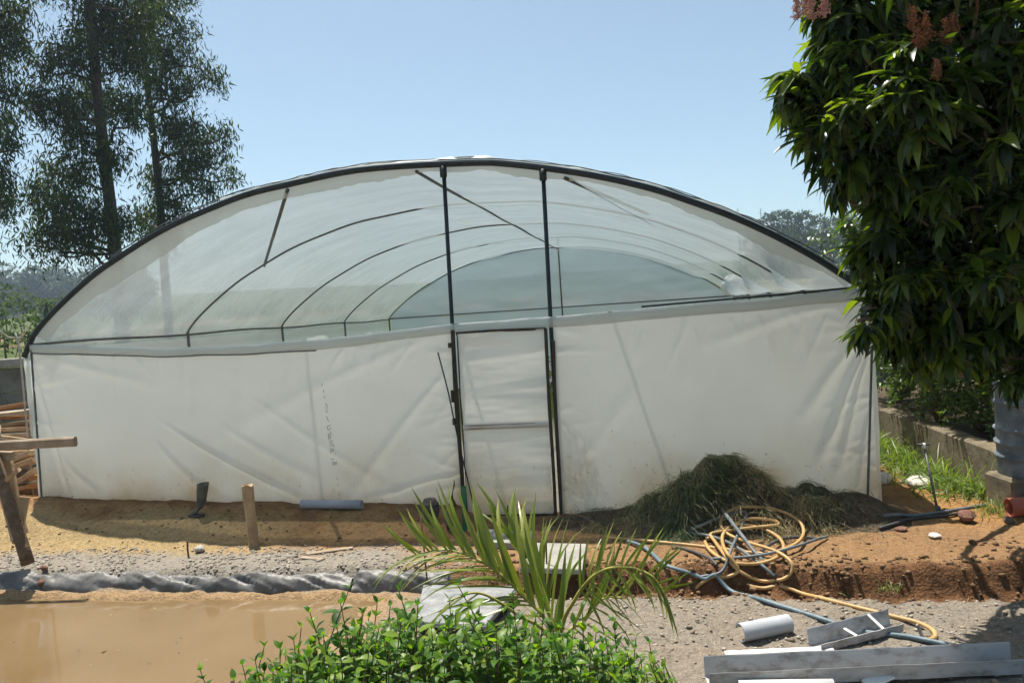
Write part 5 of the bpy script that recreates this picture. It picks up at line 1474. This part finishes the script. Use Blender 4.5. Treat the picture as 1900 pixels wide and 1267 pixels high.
# ------------------------------------------------------------------ palm behind the hedge
pbase = at(1035, 1240, 3.5); pbase[2] = gz(pbase[0], pbase[1])
palm = wthing('palm', 'young palm with yellow green fronds behind the clipped hedge', 'palm', pbase)
ltp = []
for bd in (.25, .6, 1.0):
    V = []
    for i in range(6):
        s = i / 5; w = .5 * (.5 + 2.2 * s) * (1 - s) ** .8 if i else .25
        w = [.30, .50, .50, .42, .26, .02][i]
        a = bd * s
        y_ = math.sin(a) / bd; z_ = -(1 - math.cos(a)) / bd
        V += [(-w * .058, y_, z_ + w * .02), (0, y_, z_), (w * .058, y_, z_ + w * .02)]
    tv = np.array(V); tf = [[i * 3 + j, i * 3 + j + 1, i * 3 + j + 4, i * 3 + j + 3] for i in range(5) for j in range(2)]
    me = bpy.data.meshes.new('leaflet'); me.from_pydata(tv.tolist(), [], tf); me.update(); me.materials.append(M['palm'])
    me.polygons.foreach_set('use_smooth', [True] * len(me.polygons)); ltp.append(me)
def frond(pts, s1, s2, n, l0, l1, r0=.011, tw=.6, up1=(0, 0, 0), skip=.12, droop2=2):
    sp = smooth_path([pbase + [0, 0, .1]] + [at(*p) for p in pts] if len(pts[0]) == 3 and pts[0][2] > 3.0 else [at(*p) for p in pts], 8)
    fr = tube('frond', sp, np.linspace(r0, .003, len(sp)), M['palm_stem'], palm, 6)
    T = np.gradient(sp, axis=0); T /= np.linalg.norm(T, axis=1)[:, None]
    for k in range(n):
        s = skip + (1 - skip) * (k + .5) / n; i = min(len(sp) - 1, int(s * (len(sp) - 1)))
        for side_, sv in ((0, s1), (1, s2)):
            if sv is None: continue
            sv_ = np.array(sv, float)
            D = T[i] * (tw + .5 * s) + sv_ / np.linalg.norm(sv_) + rng.normal(size=3) * .09
            L = (l0 + (l1 - l0) * s) * (1 - .35 * abs(s - .45)) * rng.uniform(.85, 1.1)
            upv = np.cross(T[i], sv_); upv = upv if upv @ (CAM - sp[i]) > 0 else -upv
            if side_ == 1: upv = np.array([0, 0, 1.0]) + upv * .3
            Rm = orient(D[None], upv[None] / np.linalg.norm(upv))[0]
            o = link('leaflet', ltp[(k + side_ * droop2) % 3], fr); L *= .95
            o.matrix_local = Matrix.Translation(Vector((sp[i] - pbase).tolist())) @ Matrix(Rm.tolist()).to_4x4() @ Matrix.Scale(float(L), 4)
frond([(1030, 1190, 3.45), (965, 1100, 3.5), (900, 1045, 3.55), (830, 1020, 3.6), (765, 1030, 3.62)], (.12, .05, 1), (-.55, -.45, -.12), 22, .60, .34, skip=.28)
frond([(1040, 1190, 3.42), (1068, 1110, 3.35), (1110, 1062, 3.3), (1165, 1052, 3.22), (1212, 1070, 3.15), (1235, 1105, 3.1)], (-.25, .25, .8), (.15, -.25, -.9), 18, .24, .24, skip=.36)
frond([(1032, 1195, 3.5), (1015, 1130, 3.62), (985, 1060, 3.75), (945, 1000, 3.85)], (.30, .05, 1), (-.1, -.2, .8), 15, .56, .46, skip=.2)
frond([(1045, 1200, 3.45), (1085, 1150, 3.5), (1120, 1110, 3.55), (1160, 1110, 3.6)], (.2, .1, .9), (.2, -.3, -.8), 8, .36, .3, skip=.35)
frond([(1025, 1200, 3.4), (960, 1140, 3.3), (890, 1100, 3.25), (830, 1115, 3.2)], None, (-.5, -.3, -.75), 6, .32, .28, skip=.45)
palm2b = at(1290, 1330, 2.7); pbase_old = pbase
frond([(1290, 1345, 2.75), (1258, 1300, 2.75), (1225, 1262, 2.75)], (.05, .1, 1), (-.6, -.2, .4), 9, .17, .13, skip=.1, r0=.006)

# ------------------------------------------------------------------ clipped hedge in the foreground
hbase = at(840, 1340, 2.75); hbase[2] = gz(hbase[0], hbase[1])
hedge = wthing('hedge_bush', 'fresh green leafy bush in the foreground at the bottom edge', 'bush', hbase)
CT = [(335, 1300), (372, 1256), (385, 1290), (450, 1245), (490, 1212), (520, 1215), (545, 1200), (575, 1148), (600, 1190), (625, 1175), (648, 1104), (672, 1150), (700, 1130), (740, 1108), (775, 1135), (850, 1098), (890, 1135), (950, 1120), (1010, 1130), (1080, 1140), (1140, 1165), (1180, 1195), (1205, 1205), (1222, 1280)]
ctx = [c_[0] for c_ in CT]; cty = [c_[1] for c_ in CT]
Ps, Ds, stems = [], [], []
def shoot(tip, L, n, sz=1.0):
    lean = rng.normal(size=3) * .16; lean[2] = 0
    b_ = tip - np.array([0, 0, L]) - lean * L
    mid_ = (tip + b_) / 2 + rng.normal(size=3) * .012
    pth = smooth_path([b_, mid_, tip], 5)
    stems.append(tube_geo(pth, np.linspace(.0035, .0015, len(pth)), 4, False))
    a0 = rng.uniform(0, 6.28)
    for k in range(n):
        s = .08 + .92 * k / (n - 1)
        i = s * (len(pth) - 1); p = pth[int(i)]
        for sd in (0, math.pi):
            a = a0 + k * 1.571 + sd + rng.normal() * .25
            el = .35 + .75 * s ** 3 + rng.normal() * .2
            Ps.append(p); Ds.append((math.cos(a) * math.cos(el), math.sin(a) * math.cos(el), math.sin(el), (1.0 if s < .85 else .62) * sz))
for k in range(len(CT)):                                     # the leading shoots of the outline
    px, py = CT[k]
    if py < 1270:
        shoot(at(px, py - 12, rng.uniform(2.5, 2.9)), .40, 11)
        shoot(at(px - 16, py + 16, rng.uniform(2.5, 2.9)), .30, 8)
        shoot(at(px + 26, py + 34, rng.uniform(2.5, 2.9)), .26, 7)
for k in range(560):
    px = rng.uniform(345, 1225); top_ = np.interp(px, ctx, cty); d = rng.uniform(2.35, 3.1)
    py = top_ + 30 + abs(rng.normal()) * 90
    shoot(at(px, py, d), rng.uniform(.18, .30), int(rng.integers(6, 10)))
for k in range(140):                                         # lower body, mostly below the frame
    px = rng.uniform(380, 1215); d = rng.uniform(2.4, 3.1)
    shoot(at(px, rng.uniform(1270, 1620), d), .25, 7)
P = np.array(Ps); DD = np.array(Ds)
R = orient(DD[:, :3], roll=rng.uniform(-.4, .4, len(P)))
htp = [leaf_tpl(.056, .029, b_, .3, 4, .85) for b_ in (.3, .7, 1.0)]
split_leaves(hedge, htp, R, P, DD[:, 3] * rng.uniform(.8, 1.2, len(P)), M['hedge'], 300, 'foliage', 16)
v, f = join(stems); tag(mesh('stems', v, f, M['bark'], hedge), kind='stuff')
for k in range(9):
    a = at(420 + 90 * k, 1290, 2.7); limb('branch', (a[0], a[1], gz(a[0], a[1]) - .05), at(430 + 85 * k, 1262, 2.75), .014, .006, M['bark'], hedge, .15, 4, 5)

# ------------------------------------------------------------------ loose bits on the ground
import bmesh
def ico(seed, sub=1):
    bm = bmesh.new(); bmesh.ops.create_icosphere(bm, subdivisions=sub, radius=1); r_ = np.random.default_rng(seed)
    v = np.array([q.co[:] for q in bm.verts]) * r_.uniform(.55, 1.3, (len(bm.verts), 1)) * [1, .85, .6]; f = np.array([[q.index for q in p.verts] for p in bm.faces]); bm.free()
    return v, f
icos = [ico(k) for k in range(9)]
def scatter(name, n, lx0, lx1, v0, v1, smin, smax, mat, label, cat, pw=2.5, cond=None):
    lx = rng.uniform(lx0, lx1, n); v = rng.uniform(v0, v1, n)
    P = FL + WD * lx[:, None] - AD * v[:, None]
    if cond is not None:
        k = cond(lx, v, P); P = P[k]
    n = len(P)
    sc = smin + (smax - smin) * rng.random(n) ** pw
    P[:, 2] = ground_z(P[:, 0], P[:, 1]) + sc * .25
    v_, f_ = batch_multi(icos, orient(sph(n) * [1, 1, .2]), P, sc)
    tag(mesh(name, v_, f_, mat, None, False), label, cat, None, 'stuff')
clump = lambda lx, v, P: fbm(P[:, 0] * 2.2, P[:, 1] * 2.2, 3) > rng.uniform(-.5, .5, len(P))
scatter('gravel', 6600, -1.0, 5.3, .95, 1.60, .004, .022, M['pebble'], 'grey gravel along the pond bank', 'gravel', 3, clump)
scatter('gravel', 9000, 5.2, 10.0, 1.75, 4.6, .003, .020, M['pebble'], 'grey gravel on the lower ground at the right', 'gravel', 3, clump)
scatter('earth_clods', 1000, -.4, 5.2, .08, 1.1, .004, .020, M['clod'], 'brown clods on the earth along the wall', 'earth', 3, clump)
scatter('earth_clods', 1800, 5.3, 10.0, 1.75, 4.0, .005, .03, M['pebble_brown'], 'brown clods strewn over the lower gravel', 'earth', 4, clump)
scatter('earth_clods', 1500, 5.3, 10.6, .9, 1.5, .004, .03, M['clod'], 'brown clods on the orange terrace', 'earth', 4, clump)
scatter('earth_clods', 5200, 5.3, 10.6, 1.40, 1.85, .004, .030, M['clod'], 'red brown clods along the cut bank', 'earth', 3, clump)
n = 1500
lx = rng.uniform(4.8, 10.6, n); v = rng.uniform(.3, 2.2, n); P = FL + WD * lx[:, None] - AD * v[:, None]; P[:, 2] = ground_z(P[:, 0], P[:, 1]) + .006
D = rng.normal(size=(n, 3)) * [1, 1, .08]
tag(blades('straw_litter', P, D, M['straw'], .03, .11, .035), 'scattered straw on the orange earth', 'straw', None, 'stuff')
n = 80
lx = rng.uniform(-1.5, PHX0 - .3, n); v = rng.uniform(1.9, 3.6, n); P = FL + WD * lx[:, None] - AD * v[:, None]; P[:, 2] = -.175
tag(blades('floating_debris', P, rng.normal(size=(n, 3)) * [1, 1, .04], M['pebble_leaf'], .04, .12, .14), 'bits of straw and leaf floating on the muddy water', 'debris', None, 'stuff')

# ------------------------------------------------------------------ haze
hm = bpy.data.materials.new('haze'); hm.use_nodes = True; nt = hm.node_tree
nt.nodes.remove(nt.nodes['Principled BSDF'])
pv = N(nt, 'ShaderNodeVolumePrincipled'); pv.inputs['Color'].default_value = (.66, .82, 1.0, 1); pv.inputs['Density'].default_value = .0008; pv.inputs['Anisotropy'].default_value = .3
nt.links.new(pv.outputs[0], nt.nodes['Material Output'].inputs['Volume'])
v, f = box_geo((0, 120, 29), 900, 760, 62)
hz_ = mesh('haze', v, f, hm, None, False); tag(hz_, kind='stuff')

for o in bpy.data.objects:
    if '_off' in o.keys(): del o['_off']
